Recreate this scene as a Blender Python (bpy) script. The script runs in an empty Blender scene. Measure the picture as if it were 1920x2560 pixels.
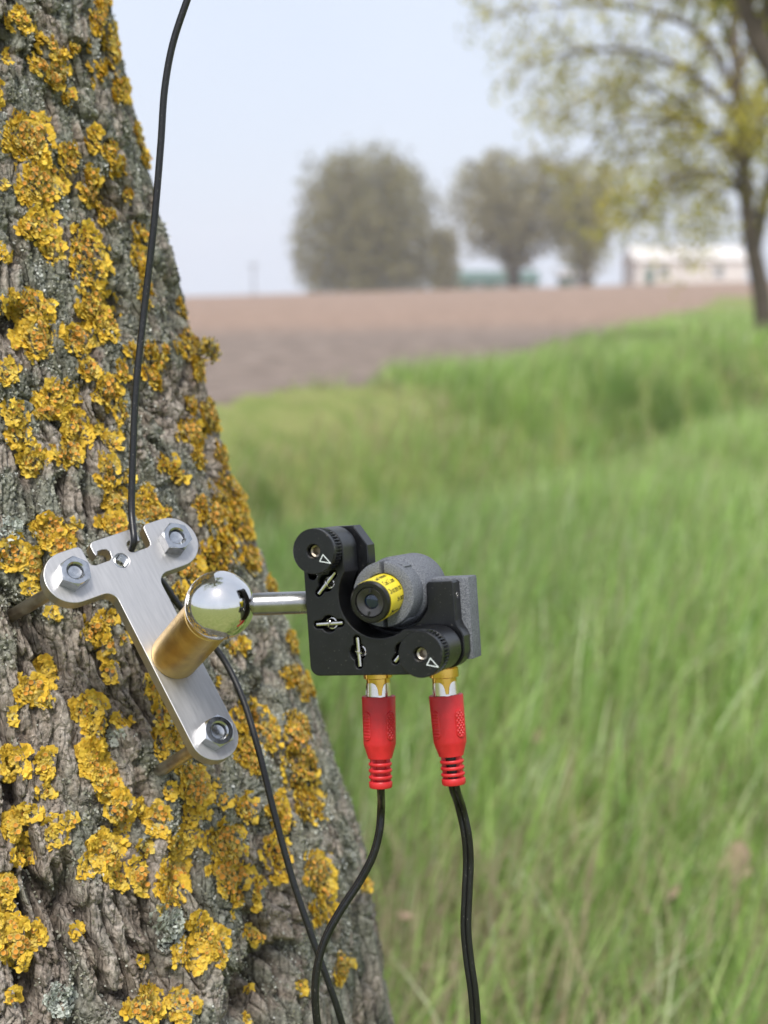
import bpy, bmesh, math, random
import numpy as np
from mathutils import Vector, Matrix

random.seed(7)
rng = np.random.default_rng(7)
R = math.radians
scene = bpy.context.scene
COL = scene.collection

# ------------------------------------------------------------------ camera
F = 3546.0            # focal length in photograph pixels (1920 x 2560)
CAM_H = 0.85
PITCH = R(8.8)
cam_data = bpy.data.cameras.new('camera')
cam = bpy.data.objects.new('camera', cam_data)
COL.objects.link(cam)
cam_data.sensor_fit = 'VERTICAL'
cam_data.sensor_height = 36.0
cam_data.sensor_width = 27.0
cam_data.lens = 36.0 * F / 2560.0
cam_data.clip_start = 0.02
cam_data.clip_end = 6000
cam_data.dof.use_dof = True
cam_data.dof.focus_distance = 0.484
cam_data.dof.aperture_fstop = 11.0
cam.location = (0, 0, CAM_H)
cam.rotation_euler = (math.pi / 2 - PITCH, 0, 0)
scene.camera = cam
MC = Matrix.Translation((0, 0, CAM_H)) @ Matrix.Rotation(math.pi / 2 - PITCH, 4, 'X')

# ------------------------------------------------------------------ sky and light
SUN_EL, SUN_AZ = R(56), R(186)      # bright overcast, the sun veiled high behind the photographer
world = bpy.data.worlds.new('World')
scene.world = world
world.use_nodes = True
wn, wl = world.node_tree.nodes, world.node_tree.links
wn.clear()
w_out = wn.new('ShaderNodeOutputWorld')
w_bg = wn.new('ShaderNodeBackground')
w_sky = wn.new('ShaderNodeTexSky')
w_sky.sky_type = 'NISHITA'
w_sky.sun_disc = False
w_sky.sun_elevation = SUN_EL
w_sky.sun_rotation = SUN_AZ
w_sky.dust_density = 4.0
w_sky.ozone_density = 2.0
w_mix = wn.new('ShaderNodeMix')
w_mix.data_type = 'RGBA'
w_mix.inputs[0].default_value = 0.80          # thin even cloud veil over the blue
wl.new(w_sky.outputs[0], w_mix.inputs[6])
w_tc = wn.new('ShaderNodeTexCoord')
w_noise = wn.new('ShaderNodeTexNoise')
w_noise.inputs['Scale'].default_value = 1.6
w_noise.inputs['Detail'].default_value = 5
wl.new(w_tc.outputs['Generated'], w_noise.inputs['Vector'])
w_ramp = wn.new('ShaderNodeValToRGB')
w_ramp.color_ramp.elements[0].position = 0.25
w_ramp.color_ramp.elements[0].color = (5.9, 6.6, 8.0, 1)
w_ramp.color_ramp.elements[1].position = 0.75
w_ramp.color_ramp.elements[1].color = (7.1, 7.6, 8.6, 1)
wl.new(w_noise.outputs[0], w_ramp.inputs[0])
wl.new(w_ramp.outputs[0], w_mix.inputs[7])
wl.new(w_mix.outputs[2], w_bg.inputs[0])
w_bg.inputs[1].default_value = 0.056
wl.new(w_bg.outputs[0], w_out.inputs[0])

sun_data = bpy.data.lights.new('sun', 'SUN')
sun_data.energy = 1.5
sun_data.angle = R(16)
sun_data.color = (1.0, 0.965, 0.91)
sun = bpy.data.objects.new('sun', sun_data)
COL.objects.link(sun)
sd = Vector((math.sin(SUN_AZ) * math.cos(SUN_EL), math.cos(SUN_AZ) * math.cos(SUN_EL), math.sin(SUN_EL)))
sun.rotation_euler = (-sd).to_track_quat('-Z', 'Y').to_euler()
sun.location = (3, -4, 8)

scene.view_settings.view_transform = 'Standard'
scene.view_settings.look = 'None'
scene.view_settings.exposure = 1.28
scene.view_settings.gamma = 1.0
scene.view_settings.use_curve_mapping = False
scene.render.engine = 'CYCLES'
scene.cycles.use_denoising = True
scene.cycles.max_bounces = 6
scene.cycles.diffuse_bounces = 3
scene.cycles.glossy_bounces = 4
scene.cycles.volume_bounces = 2
scene.cycles.transmission_bounces = 4
scene.cycles.sample_clamp_indirect = 6.0

# ------------------------------------------------------------------ helpers
def P(px, py, d):
    """the point in the world seen at a photograph pixel at depth d"""
    return MC @ Vector(((px - 960) / F * d, -(py - 1280) / F * d, -d))

def project(W):
    d = W - np.array([0, 0, CAM_H])
    c, s = math.cos(PITCH), math.sin(PITCH)
    depth = d[..., 1] * c - d[..., 2] * s
    up = d[..., 1] * s + d[..., 2] * c
    return 960 + F * d[..., 0] / depth, 1280 - F * up / depth, depth

def tag(o, label=None, cat=None, group=None, kind=None):
    if label: o['label'] = label
    if cat: o['category'] = cat
    if group: o['group'] = group
    if kind: o['kind'] = kind
    return o

def empty(name, mat, label=None, cat=None, group=None):
    o = bpy.data.objects.new(name, None)
    o.empty_display_size = 0.01
    COL.objects.link(o)
    o.matrix_world = mat
    return tag(o, label, cat, group)

def link(name, me, mat, parent=None):
    o = bpy.data.objects.new(name, me)
    COL.objects.link(o)
    if mat is not None:
        me.materials.clear(); me.materials.append(mat)
    if parent is not None:
        o.parent = parent
    return o

def obj(name, vf, mat, parent=None, smooth=True, sharp=35):
    v, f = vf
    me = bpy.data.meshes.new(name)
    me.from_pydata([tuple(p) for p in v], [], f)
    me.validate()
    bm = bmesh.new(); bm.from_mesh(me)
    bmesh.ops.remove_doubles(bm, verts=bm.verts, dist=1e-7)
    bmesh.ops.recalc_face_normals(bm, faces=bm.faces)
    bm.to_mesh(me); bm.free()
    if smooth:
        me.polygons.foreach_set('use_smooth', [True] * len(me.polygons))
        me.set_sharp_from_angle(angle=R(sharp))
    return link(name, me, mat, parent)

def np_mesh(name, verts, faces, mat, parent=None, col=None, smooth=True):
    """fast mesh from numpy arrays, faces N x 3 or N x 4, colour per vertex"""
    me = bpy.data.meshes.new(name)
    n, k = faces.shape
    me.vertices.add(len(verts)); me.vertices.foreach_set('co', np.asarray(verts, np.float32).ravel())
    me.loops.add(n * k); me.loops.foreach_set('vertex_index', faces.astype(np.int32).ravel())
    me.polygons.add(n)
    me.polygons.foreach_set('loop_start', np.arange(0, n * k, k, dtype=np.int32))
    me.polygons.foreach_set('loop_total', np.full(n, k, np.int32))
    if smooth:
        me.polygons.foreach_set('use_smooth', np.ones(n, bool))
    me.update(calc_edges=True)
    if col is not None:
        at = me.color_attributes.new('tint', 'FLOAT_COLOR', 'POINT')
        c4 = np.ones((len(verts), 4), np.float32); c4[:, :3] = col
        at.data.foreach_set('color', c4.ravel())
    return link(name, me, mat, parent)

def merge(*parts):
    V, Fc = [], []
    for v, f in parts:
        b = len(V)
        V += [Vector(p) for p in v]
        Fc += [tuple(i + b for i in q) for q in f]
    return V, Fc

def xf(vf, m):
    return [m @ Vector(p) for p in vf[0]], vf[1]

def move(vf, x=0, y=0, z=0):
    return xf(vf, Matrix.Translation((x, y, z)))

def rings_mesh(rings, close=False, cap0=True, cap1=True):
    n = len(rings[0]); V = [Vector(p) for r in rings for p in r]; Fc = []
    m = len(rings)
    for i in range(m if close else m - 1):
        a, b = i * n, ((i + 1) % m) * n
        for j in range(n):
            k = (j + 1) % n
            Fc.append((a + j, a + k, b + k, b + j))
    if not close:
        if cap0: Fc.append(tuple(reversed(range(n))))
        if cap1: Fc.append(tuple(range((m - 1) * n, m * n)))
    return V, Fc

def lathe(profile, n=48, cap0=True, cap1=True, close=False):
    """profile of (r, z) turned round z"""
    rings = [[(r * math.cos(2 * math.pi * j / n), r * math.sin(2 * math.pi * j / n), z) for j in range(n)] for r, z in profile]
    return rings_mesh(rings, close, cap0, cap1)

def spline(pts, per=10):
    """centripetal Catmull-Rom: no overshoot where the points are unevenly spaced"""
    pts = [Vector(p) for p in pts]
    q = [pts[0] * 2 - pts[1]] + pts + [pts[-1] * 2 - pts[-2]]
    out = []
    for i in range(1, len(q) - 2):
        a, b, c, d = q[i - 1], q[i], q[i + 1], q[i + 2]
        t0 = 0.0; t1 = t0 + max((b - a).length, 1e-6) ** .5; t2 = t1 + max((c - b).length, 1e-6) ** .5; t3 = t2 + max((d - c).length, 1e-6) ** .5
        for k in range(per):
            t = t1 + (t2 - t1) * k / per
            A1 = a * ((t1 - t) / (t1 - t0)) + b * ((t - t0) / (t1 - t0))
            A2 = b * ((t2 - t) / (t2 - t1)) + c * ((t - t1) / (t2 - t1))
            A3 = c * ((t3 - t) / (t3 - t2)) + d * ((t - t2) / (t3 - t2))
            B1 = A1 * ((t2 - t) / (t2 - t0)) + A2 * ((t - t0) / (t2 - t0))
            B2 = A2 * ((t3 - t) / (t3 - t1)) + A3 * ((t - t1) / (t3 - t1))
            out.append(B1 * ((t2 - t) / (t2 - t1)) + B2 * ((t - t1) / (t2 - t1)))
    out.append(pts[-1])
    return out

def circle(r, n): return [(r * math.cos(2 * math.pi * j / n), r * math.sin(2 * math.pi * j / n)) for j in range(n)]

def sweep(path, prof, radii=None, up=None):
    """sweep a 2-D profile along a path with a parallel-transported frame"""
    path = [Vector(p) for p in path]
    rings = []
    t = (path[1] - path[0]).normalized()
    nrm = (Vector(up) if up else t.orthogonal())
    nrm = (nrm - t * nrm.dot(t)).normalized()
    for i, p in enumerate(path):
        t2 = (path[min(i + 1, len(path) - 1)] - path[max(i - 1, 0)]).normalized()
        nrm = (nrm - t2 * nrm.dot(t2)).normalized()
        b = t2.cross(nrm)
        s = radii[i] if radii else 1.0
        rings.append([p + nrm * (x * s) + b * (y * s) for x, y in prof])
    return rings_mesh(rings)

def tube(path, r, n=12): return sweep(path, circle(1.0, n), r if isinstance(r, list) else [r] * len(path))

def cyl(a, b, r, n=24):
    return tube([a, b], r, n)

def box(x0, x1, y0, y1, z0, z1, bev=0.0):
    bm = bmesh.new()
    bmesh.ops.create_cube(bm, size=1)
    for v in bm.verts:
        v.co = Vector((x0 + (v.co.x + .5) * (x1 - x0), y0 + (v.co.y + .5) * (y1 - y0), z0 + (v.co.z + .5) * (z1 - z0)))
    if bev:
        bmesh.ops.bevel(bm, geom=bm.edges[:], offset=bev, segments=2, affect='EDGES', profile=.6)
    bm.verts.index_update()
    r = [v.co.copy() for v in bm.verts], [tuple(v.index for v in f.verts) for f in bm.faces]
    bm.free()
    return r

def slab(outlines, z0, z1, bev):
    """a flat plate from an outline and its holes, with bevelled rims"""
    cu = bpy.data.curves.new('slab', 'CURVE')
    cu.dimensions = '2D'; cu.fill_mode = 'BOTH'
    cu.extrude = (z1 - z0) / 2 - bev; cu.bevel_depth = bev; cu.bevel_resolution = 1; cu.offset = -bev
    for o in outlines:
        s = cu.splines.new('POLY'); s.points.add(len(o) - 1)
        for p, q in zip(s.points, o): p.co = (q[0], q[1], 0, 1)
        s.use_cyclic_u = True
    ob = bpy.data.objects.new('slab', cu); COL.objects.link(ob)
    me = bpy.data.meshes.new_from_object(ob.evaluated_get(bpy.context.evaluated_depsgraph_get()))
    v = [Vector((p.co.x, p.co.y, p.co.z + (z0 + z1) / 2)) for p in me.vertices]
    f = [tuple(q.vertices) for q in me.polygons]
    bpy.data.objects.remove(ob); bpy.data.curves.remove(cu); bpy.data.meshes.remove(me)
    return v, f

def arc(cx, cy, r, a0, a1, n=12):
    return [(cx + r * math.cos(R(a0 + (a1 - a0) * i / n)), cy + r * math.sin(R(a0 + (a1 - a0) * i / n))) for i in range(n + 1)]

# numpy noise -----------------------------------------------------------------
def _hash(ix, iy, iz, seed):
    h = (ix * 374761393 + iy * 668265263 + iz * 2147483647 + seed * 974711) & 0xffffffff
    h = ((h ^ (h >> 13)) * 1274126177) & 0xffffffff
    h = ((h ^ (h >> 15)) * 2246822519) & 0xffffffff
    return ((h ^ (h >> 16)) & 0xffffff) / float(0xffffff)

def vnoise(x, y, seed=0):
    x = np.asarray(x, float); y = np.asarray(y, float)
    ix = np.floor(x).astype(np.int64); iy = np.floor(y).astype(np.int64)
    fx = x - ix; fy = y - iy
    ux = fx ** 3 * (fx * (fx * 6 - 15) + 10); uy = fy ** 3 * (fy * (fy * 6 - 15) + 10)
    def g(dx, dy):
        a = _hash(ix + dx, iy + dy, 0, seed) * 2 * np.pi
        return np.cos(a) * (fx - dx) + np.sin(a) * (fy - dy)
    n0 = g(0, 0) * (1 - ux) + g(1, 0) * ux
    n1 = g(0, 1) * (1 - ux) + g(1, 1) * ux
    return (n0 * (1 - uy) + n1 * uy) * 1.5          # about -1 .. 1

def fbm(x, y, seed=0, oct=4):
    s = 0; a = 1.0; t = 0
    for o in range(oct):
        s = s + a * vnoise(x * 2 ** o, y * 2 ** o, seed + o * 17); t += a; a *= .5
    return s / t * 1.4

def voronoi(x, y, seed=0, jit=.85):
    ix = np.floor(x).astype(np.int64); iy = np.floor(y).astype(np.int64)
    f1 = np.full(x.shape, 9.0); f2 = np.full(x.shape, 9.0); idv = np.zeros(x.shape)
    for dx in (-1, 0, 1):
        for dy in (-1, 0, 1):
            cx, cy = ix + dx, iy + dy
            px = cx + .5 + jit * (_hash(cx, cy, 1, seed) - .5); py = cy + .5 + jit * (_hash(cx, cy, 2, seed) - .5)
            d = np.hypot(px - x, py - y); r = _hash(cx, cy, 3, seed)
            near = d < f1
            f2 = np.where(near, f1, np.minimum(f2, d)); idv = np.where(near, r, idv); f1 = np.where(near, d, f1)
    return f1, f2, idv

def sstep(a, b, x):
    t = np.clip((x - a) / (b - a), 0, 1); return t * t * (3 - 2 * t)

# ------------------------------------------------------------------ materials
def mat(name, color, rough=.5, metal=0.0, var=0.0, vscale=60.0, bump=0.0, bscale=200.0, stretch=None, rvar=0.0,
        tint=False, color2=None, spec=None, coat=0.0, transl=0.0, dust=None):
    """principled material: noise mixes two natural tones of the thing, a second noise gives fine relief"""
    m = bpy.data.materials.new(name); m.use_nodes = True
    n, l = m.node_tree.nodes, m.node_tree.links
    b = n['Principled BSDF']
    b.inputs['Roughness'].default_value = rough
    b.inputs['Metallic'].default_value = metal
    if spec is not None: b.inputs['Specular IOR Level'].default_value = spec
    if coat: b.inputs['Coat Weight'].default_value = coat
    tc = n.new('ShaderNodeTexCoord'); mp = n.new('ShaderNodeMapping')
    l.new(tc.outputs['Object'], mp.inputs[0])
    if stretch: mp.inputs['Scale'].default_value = stretch
    nz = n.new('ShaderNodeTexNoise'); nz.inputs['Scale'].default_value = vscale; nz.inputs['Detail'].default_value = 6
    l.new(mp.outputs[0], nz.inputs[0])
    if color2 is None:
        color2 = tuple(c * (1 - var) for c in color)
    ramp = n.new('ShaderNodeValToRGB')
    ramp.color_ramp.elements[0].position = .35; ramp.color_ramp.elements[0].color = (*color2, 1)
    ramp.color_ramp.elements[1].position = .65; ramp.color_ramp.elements[1].color = (*color, 1)
    l.new(nz.outputs[0], ramp.inputs[0])
    src = ramp.outputs[0]
    if tint:
        at = n.new('ShaderNodeAttribute'); at.attribute_name = 'tint'
        mx = n.new('ShaderNodeMix'); mx.data_type = 'RGBA'; mx.blend_type = 'MULTIPLY'; mx.inputs[0].default_value = 1
        l.new(at.outputs[0], mx.inputs[6]); l.new(src, mx.inputs[7]); src = mx.outputs[2]
    if dust:                                   # sparse dust specks and scuffs
        dz = n.new('ShaderNodeTexNoise'); dz.inputs['Scale'].default_value = 1300; dz.inputs['Detail'].default_value = 3
        l.new(tc.outputs['Object'], dz.inputs[0])
        dr = n.new('ShaderNodeMapRange'); dr.inputs[1].default_value = .66; dr.inputs[2].default_value = .74; dr.inputs[4].default_value = dust
        l.new(dz.outputs[0], dr.inputs[0])
        dm = n.new('ShaderNodeMix'); dm.data_type = 'RGBA'; dm.inputs[7].default_value = (.26, .24, .21, 1)
        l.new(dr.outputs[0], dm.inputs[0]); l.new(src, dm.inputs[6]); src = dm.outputs[2]
    l.new(src, b.inputs['Base Color'])
    if rvar:
        mr = n.new('ShaderNodeMapRange'); mr.inputs[3].default_value = rough - rvar; mr.inputs[4].default_value = rough + rvar
        l.new(nz.outputs[0], mr.inputs[0]); l.new(mr.outputs[0], b.inputs['Roughness'])
    if bump:
        bz = n.new('ShaderNodeTexNoise'); bz.inputs['Scale'].default_value = bscale; bz.inputs['Detail'].default_value = 4
        l.new(mp.outputs[0], bz.inputs[0])
        bp = n.new('ShaderNodeBump'); bp.inputs['Strength'].default_value = min(bump, 1); bp.inputs['Distance'].default_value = .6 / bscale
        l.new(bz.outputs[0], bp.inputs['Height']); l.new(bp.outputs[0], b.inputs['Normal'])
    if transl:
        tr = n.new('ShaderNodeBsdfTranslucent'); l.new(src, tr.inputs[0])
        ms = n.new('ShaderNodeMixShader'); ms.inputs[0].default_value = transl
        l.new(b.outputs[0], ms.inputs[1]); l.new(tr.outputs[0], ms.inputs[2])
        l.new(ms.outputs[0], n['Material Output'].inputs[0])
    return m

M = {
    'bark': None,
    'lichen': mat('lichen', (1, 1, 1), .75, color2=(.86, .86, .84), vscale=700, tint=True, spec=.25, transl=.12),
    'plate': mat('satin_steel', (.48, .472, .47), .42, 1.0, color2=(.43, .422, .42), vscale=120, stretch=(10, .9, 1), bump=.15, bscale=1500, rvar=.08),
    'zinc': mat('zinc', (.50, .51, .525), .22, 1.0, color2=(.38, .39, .41), vscale=500, rvar=.08),
    'pin': mat('weathered_steel', (.55, .51, .44), .38, 1.0, color2=(.36, .30, .23), vscale=160, rvar=.1),
    'brass': mat('aged_brass', (.70, .50, .19), .38, 1.0, color2=(.50, .33, .12), vscale=140, rvar=.14, bump=.08, bscale=900),
    'chrome': mat('polished_steel', (.82, .81, .80), .075, 1.0, color2=(.72, .71, .70), vscale=150, rvar=.07, bump=.03, bscale=500),
    'rod': mat('ground_steel', (.43, .425, .42), .26, 1.0, color2=(.34, .335, .33), vscale=260, stretch=(1, 1, .15), rvar=.06),
    'black': mat('black_anodised', (.0055, .0058, .0075), .34, color2=(.0035, .0038, .005), vscale=300, bump=.10, bscale=2500, rvar=.08, spec=.50, dust=.35),
    'void': mat('socket_black', (.010, .010, .011), .6),
    'grey': mat('sintered_nylon', (.20, .21, .232), .72, color2=(.075, .080, .094), vscale=2600, bump=.9, bscale=2300, spec=.4),
    'gold': mat('gold_plate', (.80, .52, .13), .13, 1.0, color2=(.70, .43, .09), vscale=300, rvar=.05),
    'nickel': mat('nickel', (.78, .75, .71), .16, 1.0, color2=(.68, .65, .62), vscale=400, rvar=.06),
    'red': mat('red_vinyl', (.64, .020, .026), .44, color2=(.52, .016, .020), vscale=220, bump=.14, bscale=1800, rvar=.10, dust=.18),
    'cord': mat('black_cord', (.009, .009, .0105), .36, color2=(.006, .006, .007), vscale=500, rvar=.10, bump=.06, bscale=900, dust=.45),
    'mark': mat('white_engraving', (.75, .80, .80), .6, var=.1),
    'yellow': mat('yellow_label', (.86, .70, .045), .45, color2=(.80, .64, .035), vscale=260),
    'ink': mat('label_ink', (.02, .018, .012), .6),
    'cap': mat('black_barrel', (.009, .0085, .0085), .33, color2=(.006, .006, .006), vscale=300, rvar=.06),
    'ring': mat('lens_ring', (.075, .072, .072), .36, .7, color2=(.055, .054, .055), vscale=300, rvar=.06),
    'glass': mat('coated_lens', (.006, .016, .038), .08, color2=(.003, .008, .020), vscale=500, coat=.6),
    'soil': mat('dry_soil', (.33, .250, .200), .95, color2=(.195, .145, .115), vscale=2.6, bump=.8, bscale=9, spec=.1),
    'turf': mat('turf_soil', (.26, .27, .10), .95, color2=(.17, .21, .06), vscale=5, bump=.8, bscale=40, spec=.1),
    'grass': mat('grass_blades', (1, 1, 1), .55, color2=(.9, .9, .86), vscale=40, tint=True, spec=.3, transl=.45),
    'leaf': mat('spring_leaves', (1, 1, 1), .55, color2=(.88, .88, .84), vscale=3, tint=True, spec=.3, transl=.40),
    'wood': mat('far_bark', (.15, .118, .095), .9, color2=(.095, .076, .062), vscale=6, bump=.7, bscale=25, spec=.2),
    'dry': mat('dead_leaf', (.55, .40, .31), .8, color2=(.42, .29, .22), vscale=60, spec=.2, transl=.2),
    'render': mat('white_render', (.74, .69, .65), .9, color2=(.68, .63, .59), vscale=2),
    'roof': mat('grey_roof', (.48, .44, .42), .85, color2=(.40, .37, .36), vscale=3),
    'green': mat('green_cladding', (.10, .17, .14), .7, color2=(.075, .135, .11), vscale=2),
    'window': mat('far_window', (.22, .24, .26), .15),
    'post': mat('grey_post', (.20, .20, .20), .7, var=.2, vscale=3),
}

def bark_material():
    m = bpy.data.materials.new('bark'); m.use_nodes = True
    n, l = m.node_tree.nodes, m.node_tree.links
    b = n['Principled BSDF']; b.inputs['Roughness'].default_value = .9; b.inputs['Specular IOR Level'].default_value = .2
    at = n.new('ShaderNodeAttribute'); at.attribute_name = 'tint'
    tc = n.new('ShaderNodeTexCoord')
    mp = n.new('ShaderNodeMapping'); mp.inputs['Scale'].default_value = (1, 1, .16); l.new(tc.outputs['Object'], mp.inputs[0])
    def noise(scale, detail, src):
        z = n.new('ShaderNodeTexNoise'); z.inputs['Scale'].default_value = scale; z.inputs['Detail'].default_value = detail; z.inputs['Roughness'].default_value = .65
        l.new(src, z.inputs[0]); return z.outputs[0]
    def ramp(src, p0, v0, p1, v1):
        r = n.new('ShaderNodeMapRange'); r.inputs[1].default_value = p0; r.inputs[2].default_value = p1; r.inputs[3].default_value = v0; r.inputs[4].default_value = v1
        l.new(src, r.inputs[0]); return r.outputs[0]
    gr = noise(620, 6, tc.outputs['Object']); fb = noise(480, 6, mp.outputs[0])
    vo = n.new('ShaderNodeTexVoronoi'); vo.feature = 'DISTANCE_TO_EDGE'; vo.inputs['Scale'].default_value = 210
    mp2 = n.new('ShaderNodeMapping'); mp2.inputs['Scale'].default_value = (1, 1, .45); l.new(tc.outputs['Object'], mp2.inputs[0]); l.new(mp2.outputs[0], vo.inputs['Vector'])
    mul = n.new('ShaderNodeMath'); mul.operation = 'MULTIPLY'
    l.new(ramp(gr, .32, .42, .68, 1.32), mul.inputs[0]); l.new(ramp(fb, .30, .66, .70, 1.28), mul.inputs[1])
    mx = n.new('ShaderNodeVectorMath'); mx.operation = 'SCALE'
    l.new(at.outputs[1], mx.inputs[0]); l.new(mul.outputs[0], mx.inputs['Scale']); l.new(mx.outputs[0], b.inputs['Base Color'])
    hsum = n.new('ShaderNodeMath'); hsum.operation = 'ADD'
    l.new(ramp(vo.outputs[0], 0, -.7, .12, .25), hsum.inputs[0])
    s2 = n.new('ShaderNodeMath'); s2.operation = 'ADD'; l.new(gr, s2.inputs[0]); l.new(fb, s2.inputs[1]); l.new(s2.outputs[0], hsum.inputs[1])
    bp = n.new('ShaderNodeBump'); bp.inputs['Strength'].default_value = 1.0; bp.inputs['Distance'].default_value = .0011
    l.new(hsum.outputs[0], bp.inputs['Height']); l.new(bp.outputs[0], b.inputs['Normal'])
    return m
M['bark'] = bark_material()
# ================================================================== SETTING
def ditch_d(x, y): return (x - .4) * .875 - (y - 7.4) * .484          # > 0 on the near, right side
def edge_x(y): return np.interp(y, [-50, 7.8, 11.0, 19, 38, 80], [-1.2, -.95, .26, 1.85, 7.2, 19])                           # where the verge meets the field

def height(x, y):
    x = np.asarray(x, float); y = np.asarray(y, float)
    dp = ditch_d(x, y)
    yy = np.clip(y, 0, 60)
    z = -.80 * np.exp(-(dp / .60) ** 2) * sstep(2.5, 6, y) * (1 - sstep(18, 26, y))
    z = z + .24 * sstep(.3, 1.4, -dp) * (1 - sstep(1.4, 3.2, -dp)) * sstep(3, 6, y) * (1 - sstep(16, 24, y))
    z = z + .036 * np.clip(yy - 8, 0, 14) * sstep(.2, 2.2, dp) * (1 - sstep(30, 45, y))
    crest = (.95 + .026 * np.clip(x, -60, 90)) * sstep(28, 132, y)
    z = z + crest - .02 * np.clip(y - 136, 0, 250)
    z = z + .05 * fbm(x * .5, y * .5, 3, 3) * sstep(2, 5, np.hypot(x, y)) * (1 - sstep(40, 60, np.hypot(x, y)))
    return z

def ground_sheet():
    rr = np.concatenate([np.linspace(.12, 3, 24), np.geomspace(3.12, 60, 110), np.geomspace(62, 170, 46), np.geomspace(180, 520, 12)])
    th = np.concatenate([np.linspace(-R(24), R(34), 150), np.linspace(R(36), 2 * np.pi - R(26), 70)])
    T, RR = np.meshgrid(th, rr)
    X, Y = RR * np.sin(T), RR * np.cos(T)
    Z = height(X, Y)
    n = len(th); m = len(rr)
    ii, jj = np.meshgrid(np.arange(m - 1), np.arange(n), indexing='ij')
    a = ii * n + jj; b = ii * n + (jj + 1) % n
    faces = np.stack([a, a + n, b + n, b], -1).reshape(-1, 4)
    V = np.stack([X, Y, Z], -1).reshape(-1, 3)
    c = V[faces].mean(1)
    jag = .35 * fbm(c[:, 0] * .9, c[:, 1] * .9, 11, 3)
    verge = ((c[:, 0] > edge_x(c[:, 1]) + jag) | (c[:, 1] < 5)) & (c[:, 1] < 75)
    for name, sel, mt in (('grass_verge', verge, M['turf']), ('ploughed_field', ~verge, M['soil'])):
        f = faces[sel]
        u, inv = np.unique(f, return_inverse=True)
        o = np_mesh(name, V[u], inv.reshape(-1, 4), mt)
        tag(o, kind='structure')
    # close the small disc under the camera
    k = 36
    ring = [(.12 * math.sin(2 * math.pi * i / k), .12 * math.cos(2 * math.pi * i / k), 0) for i in range(k)]
    v = [(x, y, float(height(x, y)) - .002) for x, y, _ in ring]
    tag(obj('ground', (v, [tuple(reversed(range(k)))]), M['turf'], smooth=False), kind='structure')
ground_sheet()

# soil: the far strip is rolled and paler, the near strip is freshly harrowed
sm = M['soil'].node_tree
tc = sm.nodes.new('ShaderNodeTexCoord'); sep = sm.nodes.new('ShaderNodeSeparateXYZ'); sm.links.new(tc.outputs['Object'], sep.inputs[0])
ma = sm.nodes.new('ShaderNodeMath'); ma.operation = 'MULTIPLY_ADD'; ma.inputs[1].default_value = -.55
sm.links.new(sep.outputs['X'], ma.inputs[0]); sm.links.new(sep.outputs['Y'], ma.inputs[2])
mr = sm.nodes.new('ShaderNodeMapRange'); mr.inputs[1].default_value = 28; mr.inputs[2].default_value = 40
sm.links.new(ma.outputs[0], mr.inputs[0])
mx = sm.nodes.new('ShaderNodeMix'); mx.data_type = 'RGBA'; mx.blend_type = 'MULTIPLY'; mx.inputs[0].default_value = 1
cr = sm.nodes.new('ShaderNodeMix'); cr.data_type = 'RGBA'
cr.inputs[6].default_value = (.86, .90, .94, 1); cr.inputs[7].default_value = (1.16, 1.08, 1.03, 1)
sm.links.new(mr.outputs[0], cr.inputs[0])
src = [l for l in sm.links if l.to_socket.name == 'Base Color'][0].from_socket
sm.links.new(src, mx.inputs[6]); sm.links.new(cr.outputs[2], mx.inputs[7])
sm.links.new(mx.outputs[2], sm.nodes['Principled BSDF'].inputs['Base Color'])

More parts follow.
